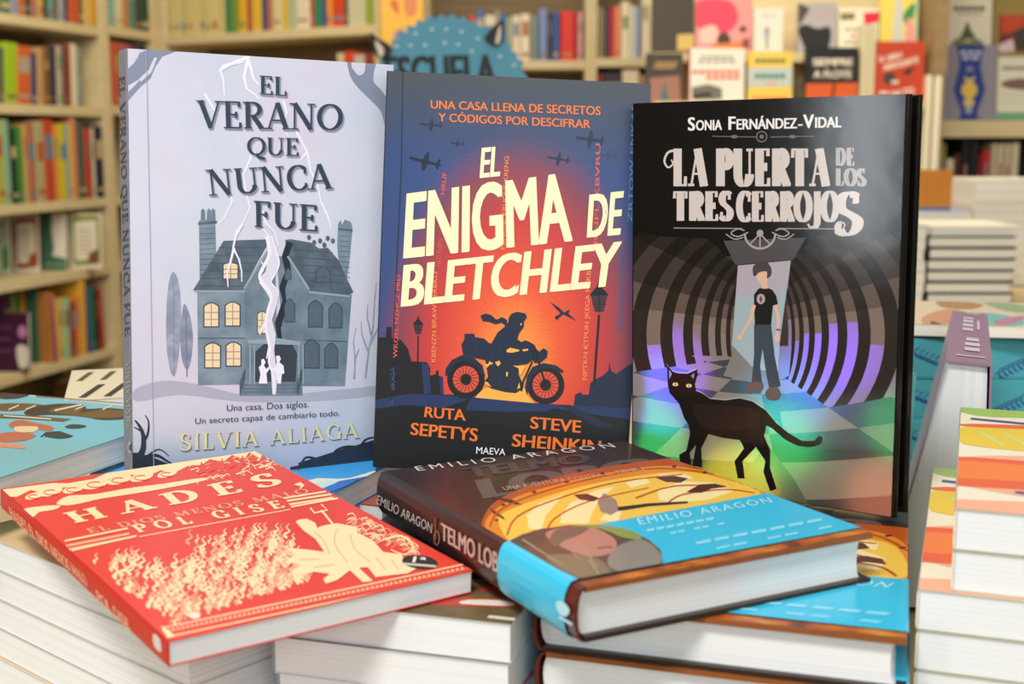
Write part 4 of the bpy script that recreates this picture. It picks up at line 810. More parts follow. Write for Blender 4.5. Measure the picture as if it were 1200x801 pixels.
p.poly([(0, 485), (40, 487), (84, 491), (74, 494), (30, 491), (0, 490)], br, 2); p.line([(4, 487), (60, 491)], 1.2, crm, 3)
p.poly([(10, 497), (22, 492), (40, 495), (62, 500), (58, 505), (36, 502), (16, 502)], ter, 3, 3); p.poly([(0, 508), (26, 506), (42, 510), (30, 516), (8, 518), (0, 517)], ter, 3, 3); p.poly([(0, 519), (26, 522), (28, 526), (8, 524), (0, 524)], M('#d88a60', .35), 3, 3); p.poly([(18, 500), (44, 500), (40, 506), (20, 506)], M('#e6c8a0', .35), 4, 3)
for a in ([(76, 500), (84, 497), (98, 498), (101, 500), (92, 502), (80, 502)], [(50, 510), (62, 506), (76, 508), (86, 511), (74, 514), (60, 513)]): p.poly(a, M('#2e3d33', .35), 3, 2)
p.line([(48, 512), (54, 507), (70, 506), (84, 511)], 1.6, M('#2e3d33', .35), 4)
tag(finish(P), 'teal illustrated paperback lying at the left behind the red book', 'book')
# patterned book further back
m4 = frame(at_z(74, 469, 1.0125), (.96, .28, 0), (-.28, .96, 0)); PATT = M('#e4d6b4', .4)
P = paperback(m4, .15, .12, .0178, PATT, M('#2f2a26', .4), PATT, PAPER, name='patterned_paperback')
p = printed(P, src='uv')
for i in range(9): p.line([(.08 + .11 * i, .95), (.16 + .11 * i, .55)], .035, M('#2d2a28', .4), 1); p.line([(.05 + .11 * i, .4), (.1 + .11 * i, .1)], .03, M('#5a4a34', .4), 1)
tag(finish(P), 'black and cream patterned paperback lying behind the teal illustrated paperback', 'book')
# colourful picture books at the right edge
FLk = at_z(1103, 596, 1.04) + Vector((.006, 0, 0)); uy = Vector((.336, .942, 0)).normalized(); ux = Vector((uy.y, -uy.x, 0)); wK, hK, tK = .17, .212, .017
m4 = frame(FLk, ux, uy); KB = M('#efe6cc', .35, .4)
P = paperback(m4, wK, hK, tK, KB, M('#e6ddc4', .4), KB, PAPER, name='picture_book', edge=M('#b9bda8', .6))
p = printed(P, src='uv'); kg = M('#9cc05a', .35); ky = M('#e6c63e', .35); kr = M('#e8603a', .35); kp = M('#f0b090', .35); kn = M('#4a4f86', .35); klg = M('#c6dc8a', .35)
p.poly([(0, 0), (1, 0), (1, .05), (.7, .09), (.4, .05), (.1, .1), (0, .06)], kg, 1, 3); p.poly([(.2, .02), (.5, .0), (.6, .06), (.35, .1)], kp, 2, 3); p.line([(.03, .14), (.28, .17)], .025, kn, 3)
p.poly([(0, .26), (.1, .22), (.4, .2), (.62, .24), (.8, .36), (.6, .44), (.3, .47), (.05, .45), (0, .4)], ky, 2, 4); p.poly([(.04, .24), (.4, .2), (.62, .23), (.84, .36), (.88, .36), (.64, .2), (.4, .165), (.04, .2)], kr, 3, 3)
for i in range(9): p.line([(.06 + .07 * i, .3), (.12 + .07 * i, .42)], .012, klg, 3)
p.poly([(-.1, .6), (.2, .56), (.45, .6), (.55, .68), (.4, .77), (.1, .82), (-.1, .8)], kr, 3, 4); p.poly([(-.1, .63), (.15, .6), (.35, .63), (.4, .68), (.3, .73), (-.1, .76)], M('#f0803c', .35), 4, 4)
p.ring(.35, .69, .42, .17, .05, kp, 2, 200, 520); p.ring(1.0, .69, .3, .14, .03, kr, 3)
for i in range(12): p.disc(.15 + .07 * i, .84 + .02 * math.sin(i * 2.1), .016, .012, kn, 4, 8)
p.poly([(.32, .9), (.7, .86), (.78, .93), (.74, 1), (.36, 1)], klg, 4, 3); p.poly([(.42, .92), (.6, .9), (.62, .97), (.44, .98)], ky, 5); p.poly([(0, .93), (.2, .9), (.24, 1), (0, 1)], kp, 3)
finish(P)
lowk = at_z(1060, 690, 1.0054) + Vector((.006, 0, 0)) - FLk
r = random.Random(3)
for i in range(9):
    off = Vector((0, 0, -i * (tK + .0004))) + (Vector((lowk.x, lowk.y, 0)) if i >= 2 else Vector((0, 0, 0))) + Vector((r.uniform(-.001, .001), 0, 0))
    o = P['root'] if i == 0 else copy_tree(P['root'], Matrix.Translation(off) @ m4)
    tag(o, 'colourful picture book, %s in the stack at the right front edge' % ORD[i], 'book', 'picture book stack')
# mauve spined book standing on its fore-edge behind them
y0, y1 = .80, 1.02
a, b = at_y(1108, 424, y0), at_y(1163, 430, y0); a1, b1 = at_y(1116, 366, y1), at_y(1157, 370, y1)
c, d = at_y(1062, 587, y0), at_y(1161, 500, y0)
def ext(t, q): k = (t.z - .8805) / (t.z - q.z); return t + (q - t) * k
c, d = ext(a, c), ext(b, d); c1, d1 = c + (a1 - a), d + (b1 - b); c1.z = d1.z = .8805
e = empty('mauve_spine_book', Matrix.Translation((c + d) / 2)); iv = Matrix.Translation(-(c + d) / 2)
L_ = lambda v: iv @ v
MAU = M('#9a7890', .38, .4)
m = MB(); t = Vector((0, 0, .0015)); m.hexa([L_(q) for q in (a, b, b1, a1, a + t, b + t, b1 + t, a1 + t)], MAU)
N_ = (b - a).cross(a1 - a).normalized()
def onsp(u_, v_): return L_(a + (b - a) * u_ + (a1 - a) * v_ + N_ * .0022)
lt_ = M('#d9c9d2', .4)
for u0, u1, v0, v1 in ((.38, .72, .18, .24), (.38, .72, .27, .33), (.40, .70, .36, .42), (.30, .56, .56, .62), (.30, .56, .65, .71), (.30, .56, .74, .80), (.30, .55, .82, .86), (.66, .72, .6, .8), (.35, .7, .94, .96), (.2, .85, .08, .095)):
    m.face([onsp(u0, v0), onsp(u1, v0), onsp(u1, v1), onsp(u0, v1)], lt_)
m.build('spine', e)
o_ = Vector((.0016, 0, 0))
for nm, q in (('front_cover', (c, c + o_, c1 + o_, c1, a, a + o_, a1 + o_, a1)), ('back_cover', (d - o_, d, d1, d1 - o_, b - o_, b, b1, b1 - o_))):
    m = MB(); m.hexa([L_(v) for v in q], M('#a79aa6', .4) if nm == 'front_cover' else MAU); m.build(nm, e)
k = Vector((0, .004, 0)); z_ = Vector((0, 0, .004)); m = MB(); m.hexa([L_(v) for v in (c + o_ + k + z_, d - o_ + k + z_, d1 - o_ - k + z_, c1 + o_ - k + z_, a + o_ + k, b - o_ + k, b1 - o_ - k, a1 + o_ - k)], paper_mat('fanned_page_paper', '#e3e6e6', '#efefee', (500, 2, 2))); m.build('page_block', e)
tag(e, 'thick book with mauve spine upwards standing between black hardback and picture books', 'book')
# teal books with navy laurel spines
m4 = frame((.262, 1.075, 1.0215), (0, 1, 0), (-1, 0, 0))     # spine towards us: x goes back, y to the left
m4 = frame((.545, 1.075, 1.0215), (0, 1, 0), (-1, 0, 0))
TL2 = M('#4aa3ae', .45, .3); NV = M('#2c4f8e', .4)
P = paperback(m4, .2, .285, .0348, TL2, TL2, TL2, PAPER, name='laurel_spine_book')
s = spine_print(P)
def laurel(px0, py0, px1, py1):
    s.line([(px0, py0), (px1, py1)], 1.2, NV, 2)
    for i in range(7):
        t = (i + .5) / 7; x, y = px0 + (px1 - px0) * t, py0 + (py1 - py0) * t
        for sg in (-1, 1): s.poly([(x, y), (x + 3.5, y + sg * 3.2 - 1), (x + 8, y + sg * 6.5), (x + 3, y + sg * 5.5)], NV, 2, 3)
laurel(1068, 412, 1110, 430); laurel(1166, 438, 1206, 420)
finish(P); stack(P, m4, 4, .0348, lambda i: 'teal book with navy laurel on its spine, %s in its stack' % ORD[i], 'laurel spine stack', seed=8, jit=.004)
m4 = frame((.30, 1.08, 1.034), (.985, -.17, 0), (.17, .985, 0)); CT = M('#e2d2b4', .35)
P = paperback(m4, .24, .165, .0105, CT, M('#2b2622', .4), M('#2b2622', .4), PAPER_W, name='illustrated_paperback')
p = printed(P)
for q, c_ in (([(1080, 372), (1110, 362), (1130, 366), (1120, 376), (1090, 384)], '#d79a7a'), ([(1100, 352), (1150, 356), (1140, 362), (1105, 360)], '#b98a5a'), ([(1150, 366), (1190, 372), (1200, 380), (1160, 384), (1140, 376)], '#7cc0bc'), ([(1165, 376), (1195, 370), (1200, 374), (1175, 382)], '#c088a0'), ([(1076, 384), (1110, 388), (1100, 394), (1076, 392)], '#e8c8b4'), ([(1150, 352), (1200, 358), (1200, 366), (1170, 362)], '#9db48a'), ([(1090, 376), (1108, 382), (1098, 386)], '#4c4038')): p.poly(q, M(c_, .35), 1, 3)
tag(finish(P), 'cream and teal illustrated paperback lying on the laurel-spined books', 'book')
# slim teal book leaning behind the black hardback
zt = at_y(1068, 438, .737).z; m4 = frame((at_y(1067, 440, .737).x, .737, .8805), (.12, .99, 0), (.02, 0, 1))
P = paperback(m4, .058, zt - .8805, .0085, M('#5fb4b8', .4), M('#67bcc0', .4), M('#3a6f78', .4), PAPER, name='slim_teal_paperback')
s = spine_print(P); s.poly([(-(zt - .8805), -.0085), (-(zt - .8805) + .006, -.0085), (-(zt - .8805) + .006, 0), (-(zt - .8805), 0)], M('#e08a3a', .4), 1)
tag(finish(P), 'slim teal paperback standing between black hardback and mauve-spined book', 'book')

# ================================================================== room
FLR = wood_mat('floor_wood', '#7d6a52', '#94805f'); WALL = M('#cfc2a2', .8, .1)
m = MB(); m.box(-5, 5, -3, 8.2, -.05, 0, FLR); tag(m.build('floor'), None, None, None, 'structure')
m = MB(); m.box(-5, 5, 8.0, 8.1, 0, 3.1, WALL); tag(m.build('wall_back'), None, None, None, 'structure')
m = MB(); m.box(-4.6, -4.5, -3, 8.0, 0, 3.1, WALL); tag(m.build('wall_left'), None, None, None, 'structure')
m = MB(); m.box(4.0, 4.1, -3, 8.0, 0, 3.1, WALL); tag(m.build('wall_right'), None, None, None, 'structure')

class Case:
    def __init__(s, P, u):
        s.P = Vector((P[0], P[1], 0)); s.u = Vector((u[0], u[1], 0)).normalized(); s.n = Vector((-s.u.y, s.u.x, 0))
        if s.n.y < 0 : s.n = -s.n
    def S(s, px, py=165, inset=0.0):            # distance along the front where the line of sight at px meets it
        d = ray(px, py); q = s.P + s.n * inset - Vector((CAM.x, CAM.y, 0)); k = q.dot(s.n) / (d.x * s.n.x + d.y * s.n.y)
        return (Vector((d.x * k, d.y * k, 0)) - q).dot(s.u)
    def Z(s, px, py, inset=0.0):
        d = ray(px, py); q = s.P + s.n * inset - Vector((CAM.x, CAM.y, 0)); k = q.dot(s.n) / (d.x * s.n.x + d.y * s.n.y)
        return CAM.z + d.z * k
    def at(s, a, dep, z): return s.P + s.u * a + s.n * dep + Vector((0, 0, z))
    def blk(s, m, a0, a1, d0, d1, z0, z1, mat, lean=0.0, front=None, top=None):
        p = []
        for z in (z0, z1):
            sh = math.tan(lean) * (z - z0)
            ring = [s.at(a0 + sh, d0, z), s.at(a1 + sh, d0, z), s.at(a1 + sh, d1, z), s.at(a0 + sh, d1, z)]
            p += ring if s.u.cross(s.n).z > 0 else ring
        m.hexa(p, mat, top, front)
def bookcase(name, cs, a0, a1, shelves, top, depth, label, back=WOOD_D, lip=.036, ul=.035, ur=.035, wood=None):
    wood = wood or WOOD; o = cs.at((a0 + a1) / 2, 0, 0); e = empty(name, Matrix.Translation(o)); iv = -o
    def part(nm, *a, mat=wood, bevel=.002):
        m = MB(); cs.blk(m, *a, mat); m.v = [tuple(Vector(v) + iv) for v in m.v]; return m.build(nm, e, bevel=bevel)
    if ul: part('upright', a0, a0 + ul, 0, depth, 0, top)
    if ur: part('upright', a1 - ur, a1, 0, depth, 0, top)
    for z in shelves: part('shelf', a0 + ul, a1 - ur, .002, depth - .012, z - lip, z)
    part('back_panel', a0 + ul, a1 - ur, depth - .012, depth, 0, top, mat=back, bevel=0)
    return tag(e, label, 'bookcase')
def spine_book(cs, a0, a1, z0, h, hexc, label, group, lean=0.0, inset=.02, depth=.15, seed=0):
    """upright book, spine outwards: rounded spine, cover boards, page block and a title band"""
    r = random.Random(seed); mat = M(hexc, .5, .3); m = MB(); w = a1 - a0; z0 += .0012; h -= .0012
    b = min(.004, w * .25); bt = min(.002, w * .15)
    cs.blk(m, a0, a0 + bt, inset + b, inset + depth, z0, z0 + h, mat, lean); cs.blk(m, a1 - bt, a1, inset + b, inset + depth, z0, z0 + h, mat, lean)
    cs.blk(m, a0 + bt, a1 - bt, inset + b, inset + depth - .003, z0 + .002, z0 + h - .003, PAPER_W, lean)
    tl = math.tan(lean) * h; pr = [(a0, b), (a0 + b, 0), (a1 - b, 0), (a1, b)]; i = len(m.v)
    for z, sh in ((z0, 0), (z0 + h, tl)): m.v += [tuple(cs.at(a + sh, inset + d, z)) for a, d in pr]
    k = m.mi(mat)
    for j in range(3): m.f.append((i + j, i + j + 1, i + 5 + j, i + 4 + j)); m.m.append(k)
    m.f.append((i, i + 1, i + 2, i + 3)); m.m.append(k); m.f.append((i + 7, i + 6, i + 5, i + 4)); m.m.append(k)
    c = lin(hexc); lum = .3 * c[0] + .6 * c[1] + .1 * c[2]
    acc = r.choice(['#b9a67c', '#a89a86', '#b08a3a', '#8a5a4a', '#6a7a8a']) if lum < .25 else r.choice(['#8b6a4a', '#6a7a86', '#a8603a', '#7a8a5a'])
    for f0, f1 in ((r.uniform(.5, .62), r.uniform(.74, .86)), (r.uniform(.06, .1), r.uniform(.13, .17))):
        q = []
        for a, f in ((a0 + b * 1.6, f0), (a1 - b * 1.6, f0), (a1 - b * 1.6, f1), (a0 + b * 1.6, f1)):
            q.append(cs.at(a + tl * f, inset - .0004, z0 + h * f))
        if w > .018 and r.random() < .6: m.face(q, M(acc, .5, .3))
    o = cs.at(a0, inset, z0); m.v = [tuple(Vector(v) - o) for v in m.v]
    ob = m.build('shelved_book'); ob.location = o
    return tag(ob, label, 'book', group)
SEED = [0]
def row(cs, z, entries, where, group, pyb, inset=.02, depth=.15):
    inset0 = inset
    pv = None
    for i, en in enumerate(entries):
        x0, x1, yt, hx, cname = en[:5]; lean = en[5] if len(en) > 5 else 0.0; inset = inset0 + (en[6] if len(en) > 6 else 0); SEED[0] += 1
        a0, a1 = cs.S(x0, 165, inset), cs.S(x1, 165, inset)
        if a1 < a0: a0, a1 = a1, a0
        h = cs.Z((x0 + x1) / 2, yt, inset) - z
        if pv: a0 = max(a0, pv[0] + .0002 + (max(0, pv[1] - lean) * max(h, pv[2])))
        a1 = max(a1, a0 + .007); pv = (a1 + .0006, lean, h)
        spine_book(cs, a0 + .0006, a1 - .0006, z, h, hx, '%s book, %s from the left on the %s' % (cname, OL[i], where), group, lean, inset, depth, SEED[0])
# ---- left bookcase, seen along its front
LC = Case((-1.81, 4.53), (.258, .966))
zA, zB, zC, zD, zE, zF = 1.632, 1.318, .962, .688, .352, .05
aR = LC.S(128.5); aR2 = LC.S(190)
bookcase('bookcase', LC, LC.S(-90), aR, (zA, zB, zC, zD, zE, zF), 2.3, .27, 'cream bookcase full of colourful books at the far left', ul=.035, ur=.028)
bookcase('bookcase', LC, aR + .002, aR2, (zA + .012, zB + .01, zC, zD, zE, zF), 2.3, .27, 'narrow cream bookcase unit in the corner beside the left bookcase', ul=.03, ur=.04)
row(LC, zA, [(0, 9, -60, '#d0402a', 'red'), (9, 22, -60, '#1f6a48', 'green'), (22, 31, -60, '#8f8fa4', 'lilac grey'), (31, 40, -55, '#b5602c', 'orange brown'), (40, 46, -55, '#2f3a22', 'dark green'), (46, 53, -58, '#b06a52', 'pinkish brown'), (53, 60, -55, '#c2a04a', 'mustard'), (60, 65, -50, '#26262c', 'black'), (65, 72, -52, '#5f9488', 'sea green'), (72, 77, -50, '#6a4a2c', 'brown'), (77, 84, -50, '#9a9aa0', 'silver grey'), (84, 89, -48, '#2c2a44', 'navy'), (89, 100, -50, '#c8562a', 'orange'), (100, 106, -48, '#7a5530', 'tan brown'), (106, 113, -50, '#cfae62', 'sand'), (113, 121, -50, '#cf9c22', 'golden')], 'topmost shelf of the left bookcase', 'left bookcase top shelf', 27, .004)
row(LC, zB, [(-4, 4, 52, '#b05a50', 'dusty red', .05), (4, 9, 56, '#2f5a3c', 'dark green', .06), (9, 24, 50, '#9ab822', 'lime green', .07), (24, 40, 54, '#c8622e', 'orange', .06), (40, 47, 62, '#3a4264', 'navy', .05), (48, 55, 56, '#b98f5e', 'tan', .04), (55, 62, 55, '#7c5226', 'brown', .04), (62, 70, 54, '#2f333c', 'charcoal', .04), (70, 77, 54, '#b5a28c', 'beige', .03), (77, 81, 54, '#3c4038', 'black green', .04), (81, 87, 52, '#8c3228', 'dark red', .04), (87, 94, 52, '#d8caa8', 'cream', .03), (95, 100, 56, '#7f8f84', 'grey green', .03)], 'second shelf of the left bookcase', 'left bookcase second shelf', 123, .004)
row(LC, zC, [(-6, 4, 140, '#a8a848', 'olive yellow'), (4, 11, 140, '#7fa88a', 'pale green'), (11, 19, 150, '#1f3626', 'black green'), (19, 26, 148, '#3f7a34', 'leaf green'), (26, 31, 146, '#b59a52', 'ochre'), (31, 41, 144, '#a86a50', 'clay'), (41, 51, 142, '#a8a070', 'khaki'), (51, 63, 140, '#b8482c', 'brick red'), (63, 69, 146, '#d08a3a', 'amber'), (69, 77, 145, '#c4b41e', 'yellow'), (77, 80, 146, '#2f8ab0', 'blue'), (80, 85, 144, '#cfa43a', 'gold'), (85, 90, 138, '#c47a5a', 'salmon'), (90, 99, 142, '#52584a', 'slate green'), (99, 107, 150, '#b83a2c', 'scarlet'), (107, 111, 150, '#b8b49c', 'stone'), (111, 120, 148, '#20263c', 'midnight blue')], 'third shelf of the left bookcase', 'left bookcase third shelf', 235, .004)
row(LC, zE, [(-8, 2, 349, '#5a2a5c', 'plum', .0, .095), (2, 8, 347, '#7ea83a', 'light green', 0, .095), (8, 13, 346, '#2f7a3a', 'green', 0, .095), (13, 19, 344, '#d08a2e', 'orange', 0, .095), (19, 25, 343, '#3a6a54', 'teal green', 0, .05), (25, 31, 347, '#b8783a', 'caramel', -.03), (31, 38, 350, '#7a2f6a', 'purple', -.05), (38, 44, 352, '#a8507a', 'magenta', -.06), (44, 52, 346, '#d8902a', 'amber', -.06), (54, 62, 352, '#c4a852', 'straw', .03), (62, 70, 352, '#9ab88a', 'mint', .04), (70, 77, 356, '#8a3a2c', 'rust', .05), (77, 82, 350, '#d07a3a', 'light orange', .05), (83, 90, 330, '#d8a032', 'golden', .03), (92, 96, 336, '#2f4a7a', 'blue'), (96, 101, 338, '#2a6a48', 'emerald'), (102, 106, 342, '#1f2024', 'black'), (107, 112, 340, '#a83228', 'red', -.04)], 'fifth shelf of the left bookcase', 'left bookcase fifth shelf', 424, .004)
row(LC, zF, [(84, 98, 452, '#5f3a22', 'dark brown'), (98, 116, 446, '#8a5a38', 'rust brown'), (60, 84, 470, '#2a2622', 'black')][:2], 'lowest visible shelf of the left bookcase', 'left bookcase lowest shelf', 440, .004)
row(LC, zA + .012, [(138, 143, -30, '#7fa898', 'pale teal'), (143, 151, -30, '#d8c49a', 'cream'), (151, 158, -30, '#b88046', 'caramel'), (158, 166, -30, '#5a8272', 'sage'), (166, 172, -28, '#3c3a2e', 'dark olive'), (172, 181, -30, '#1f4436', 'bottle green')], 'top shelf of the corner unit', 'corner unit top shelf', 36, .004)
row(LC, zB + .01, [(138, 147, 50, '#b8543a', 'brick red'), (147, 158, 52, '#a85a62', 'rose'), (158, 166, 54, '#6a3a2a', 'dark brown'), (166, 176, 50, '#2c3a34', 'dark green')], 'second shelf of the corner unit', 'corner unit second shelf', 110, .004)
def face_book(px0, px1, pyt, pyb, y, yaw, t, cov, label, art=None, group=None, tilt=0.0, z0=None, spine=None, cat='book', name='display_book'):
    """a book shown cover outwards"""
    bl = at_y(px0, pyb, y); br = at_y(px1, pyb, y); tl = at_y(px0, pyt, y)
    w = (br.x - bl.x) / math.cos(yaw); h = (tl.z - bl.z); z = (bl.z if z0 is None else z0) + .0008 + t * abs(math.sin(tilt)); h += bl.z - z
    ux = Vector((math.cos(yaw), math.sin(yaw), 0)); nb = Vector((-math.sin(yaw), math.cos(yaw), 0)); uy = Vector((0, 0, math.cos(tilt))) + nb * math.sin(tilt)
    P = paperback(frame((bl.x, bl.y, z), ux, uy), w, h, t, cov, spine, None, PAPER_W, name=name)
    if art: art(printed(P, src='uv'), P)
    finish(P); return tag(P['root'], label, cat, group)
def frame_art(c1, c2):
    def f(p, P):
        for a in ([(.1, .1), (.9, .07)], [(.9, .07), (.92, .86)], [(.92, .86), (.12, .9)], [(.12, .9), (.1, .1)]): p.line(a, .09, M(c1, .5), 1)
        p.poly([(.6, .72), (.9, .62), (.92, .88), (.56, .9)], M(c2, .5), 2)
        for i in range(6): p.line([(.28, .3 + .08 * i), (.7, .29 + .08 * i)], .018, M('#8f8a80', .5), 2)
    return f
WC = M('#ddd3bd', .5)
def card(x0, x1, yt, yb, y, lab, art, cov=WC): face_book(x0, x1, yt, yb, y, -.15, .008, cov, lab, art, 'cover-out picture books', .06, zD)
card(-10, 14, 250, 326, 4.84, 'pale grey-green cover-out book at the left end of the fourth shelf', lambda p, P: (p.poly([(.6, .6), (.9, .5), (.95, .9), (.6, .95)], M('#4a8a3a', .5), 1), p.line([(.2, .2), (.8, .2)], .06, M('#8a9ac0', .5), 1)), M('#b9bfae', .5))
card(17, 48, 252, 323, 4.90, 'white cover-out book with a rust red frame on the fourth shelf', frame_art('#8f3a24', '#a04a30'))
card(50, 80, 250, 319, 4.99, 'white cover-out book with a dark green left side on the fourth shelf', lambda p, P: (p.poly([(0, 0), (.45, 0), (.4, .3), (.5, .6), (.4, .75), (1, .8), (1, 1), (0, 1)], M('#3f6f58', .5), 1), p.poly([(.5, .12), (.92, .1), (.92, .72), (.52, .74)], M('#e6dfce', .5), 2), [p.disc(.15 + .14 * i, .9, .03, .02, M('#d8d0b8', .5), 3, 8) for i in range(6)]))
card(83, 121, 250, 316, 5.03, 'white cover-out book with an olive green frame on the fourth shelf', frame_art('#7d8a32', '#7a4a30'))
face_book(-18, 37, 366, 436, 4.62, -.12, .012, M('#3c1a34', .45), 'dark purple cover-out book with white toy shapes on the fifth shelf', lambda p, P: (p.disc(.86, .32, .1, .11, M('#b87aa8', .5), 1), p.poly([(.72, .6), (.86, .54), (.98, .62), (.96, .9), (.78, .92)], M('#d8cfc0', .5), 1, 3), [p.line([(.1, .25 + .2 * i), (.6, .25 + .2 * i)], .04, M('#6a3a62', .5), 1) for i in range(3)]), None, .08, zE)
# ---- bookcase after the corner
P0 = at_y(197, 165, 5.58); P1 = at_y(446, 165, 4.98); BC = Case((P0.x, P0.y), (P1.x - P0.x, P1.y - P0.y))
zb = BC.Z(300, 36.5)
b0, b1 = BC.S(188), BC.S(447)
bookcase('bookcase', BC, b0, b1, (zb, zb - .36, zb - .72, .1), 2.3, .27, 'cream bookcase with a long series of cream spines above the pale book', ul=.05, ur=.028)
ent = [(203 + i * 7.2, 203 + i * 7.2 + 7.0, -48 - 2 * (i % 3), ('#c9b878', '#cdbd80', '#c4b26c')[i % 3], 'cream') for i in range(9)]
ent += [(268.5, 276, -55, '#3a7a52', 'green'), (276, 284, -55, '#7a8a2a', 'olive'), (284, 293, -55, '#d8a826', 'yellow'), (293, 299, -50, '#a04a3a', 'rust'), (299, 310, -52, '#d8b030', 'golden'), (310, 317, -52, '#4a4a6a', 'slate blue'), (317, 323, -50, '#b06a4a', 'clay'), (323, 334, -50, '#d0c090', 'ivory'), (334, 340, -52, '#d0a81e', 'mustard'), (340, 351, -54, '#a8b088', 'pale green'), (351, 366, -54, '#d8ccae', 'off-white'), (366, 371, -54, '#a8402c', 'red'), (371, 380, -54, '#2f7a52', 'emerald'), (380, 385, -52, '#3a3a7a', 'indigo'), (385, 392, -54, '#d88a2a', 'orange'), (392, 405, -55, '#c8401e', 'scarlet'), (405, 410, -55, '#5a4a2a', 'dark brown'), (410, 430, -56, '#c0bb9a', 'stone'), (430, 438, -56, '#8fa03a', 'moss')]
row(BC, zb, ent, 'shelf left of the yellow poster', 'books left of the poster', 36)
row(BC, zb - .36, [(396, 404, 62, '#c9b88a', 'cream'), (404, 416, 60, '#c8482a', 'red'), (416, 428, 64, '#b8b4a0', 'grey'), (428, 438, 62, '#8a3a2a', 'rust')], 'shelf beside the blue sign', 'books beside the blue sign', 120)
face_book(447, 496, -40, 66, 4.86, .1, .012, M('#dca83a', .5), 'yellow picture poster with purple blot beside the bookcase', lambda p, P: (p.poly([(.3, .75), (.55, .7), (.6, .95), (.35, .98)], M('#8a7a8a', .5), 1, 3), p.poly([(.55, .3), (.8, .25), (.85, .5), (.6, .55)], M('#c87a4a', .5), 1, 3), p.poly([(.2, .4), (.4, .38), (.42, .55)], M('#c0602a', .5), 1, 2)), cat='poster', name='wall_poster')
# ---- middle bookcase behind the sign
MC = Case((at_y(500, 165, 5.4).x, 5.4), (1, 0)); zm = 1.515
am = MC.S(691.5)
bookcase('bookcase', MC, MC.S(497), am, (zm, zm - .34, zm - .68, .1), 2.3, .27, 'cream bookcase behind the blue sign', ul=.03, ur=.024)
bookcase('bookcase', MC, am + .001, MC.S(762), (zm + .01, zm - .33, zm - .67, .1), 2.3, .27, 'cream bookcase right of the blue sign', ul=.024, ur=.012)
row(MC, zm, [(510, 522, 30, '#b8503a', 'red'), (522, 536, 26, '#c9b890', 'cream'), (536, 550, 30, '#8a8a70', 'olive grey'), (550, 558, 18, '#c8502e', 'orange red'), (558, 568, 12, '#4a6a9a', 'blue'), (568, 581, 18, '#d8ccb8', 'off-white'), (581, 586, 12, '#a8a080', 'khaki'), (586, 593, 16, '#2f6aa8', 'bright blue'), (593, 600, 20, '#9aa48a', 'sage'), (600, 610, 18, '#dcccb0', 'cream'), (610, 621, 16, '#e0d2b8', 'ivory'), (622, 630, 18, '#7a8a7c', 'grey green'), (631, 641, 10, '#7a8ab8', 'periwinkle'), (641, 647, 16, '#4a3a2c', 'dark brown'), (647, 655, 13, '#3a5a9a', 'royal blue'), (656, 672, 13, '#d8342a', 'broad red'), (672, 676, 13, '#b8322a', 'thin red'), (676, 682, 14, '#cfa0a4', 'pink')], 'shelf behind the blue sign', 'books behind the blue sign', 75)
row(MC, zm + .01, [(699.5, 704, 8, '#a89c7a', 'khaki'), (704, 709, 12, '#7a6a4a', 'brown'), (709, 713, 8, '#4a3a6a', 'violet'), (713, 718, 8, '#c8342a', 'red'), (718, 726, 7, '#e08a62', 'peach'), (726, 736, 2, '#e6d8b8', 'ivory'), (736, 742, 6, '#dcd2bc', 'cream'), (742, 747, 8, '#a8bcd8', 'pale blue'), (747, 750, 8, '#8a6a7a', 'mauve'), (750, 758, -10, '#e0d6c0', 'tall white')], 'shelf right of the blue sign', 'books right of the blue sign', 72)
row(MC, zm - .33, [(699.5, 706, 86, '#8a3a34', 'dark red'), (706, 728, 85, '#3a3638', 'black'), (728, 748, 82, '#e0cdb0', 'cream'), (748, 757, 88, '#a87a4a', 'tan')], 'lower shelf right of the blue sign', 'books on the lower shelf right of the sign', 140)
# ---- blue furry sign
ysn = 2.5
e = empty('shop_sign', Matrix.Translation((at_y(525, 200, ysn).x, ysn, .8805))); iv = Matrix.Translation((-at_y(525, 200, ysn).x, -ysn, -.8805))
edge = [(440, 110), (441, 84), (446, 70), (452, 66), (450, 58), (460, 55), (458, 47), (468, 46), (466, 38), (477, 38), (476, 30), (487, 31), (489, 23), (498, 26), (504, 17), (510, 22), (518, 16), (523, 21), (531, 16), (536, 22), (545, 19), (549, 26), (558, 24), (561, 32), (570, 31), (574, 40), (584, 40), (588, 50), (597, 51), (598, 60), (606, 62), (605, 69), (614, 72), (611, 82), (618, 90), (616, 110)]
pts = [iv @ at_y(x, y, ysn) for x, y in edge]; zb_ = 0.0
pts = [Vector((pts[0].x, 0, 0))] + pts + [Vector((pts[-1].x, 0, 0))]
SB = M('#5f9fb6', .6, .2); m = MB(); tri = tessellate_polygon([[Vector((q.x, q.z, 0)) for q in pts]])
for t in tri: m.face([(pts[i].x, 0, pts[i].z) for i in t], SB); m.face([(pts[i].x, .012, pts[i].z) for i in t][::-1], SB)
for i in range(len(pts)):
    a, b = pts[i], pts[(i + 1) % len(pts)]; m.face([(a.x, 0, a.z), (b.x, 0, b.z), (b.x, .012, b.z), (a.x, .012, a.z)], SB)
mat_s = Matrix.Translation((at_y(525, 200, ysn).x, ysn, .8805)) @ Matrix(((1, 0, 0, 0), (0, 0, -1, 0), (0, 1, 0, 0), (0, 0, 0, 1)))
p = Print(m, mat_s, (-.3, .3, 0, .8)); p.O = Vector((0, 0, 0))
pm = MB(); p.mb = pm
p.text('ESCUELA', [(450, 67), (581, 64), (583, 102), (452, 106)], M('#17201f', .5), 3, .05)
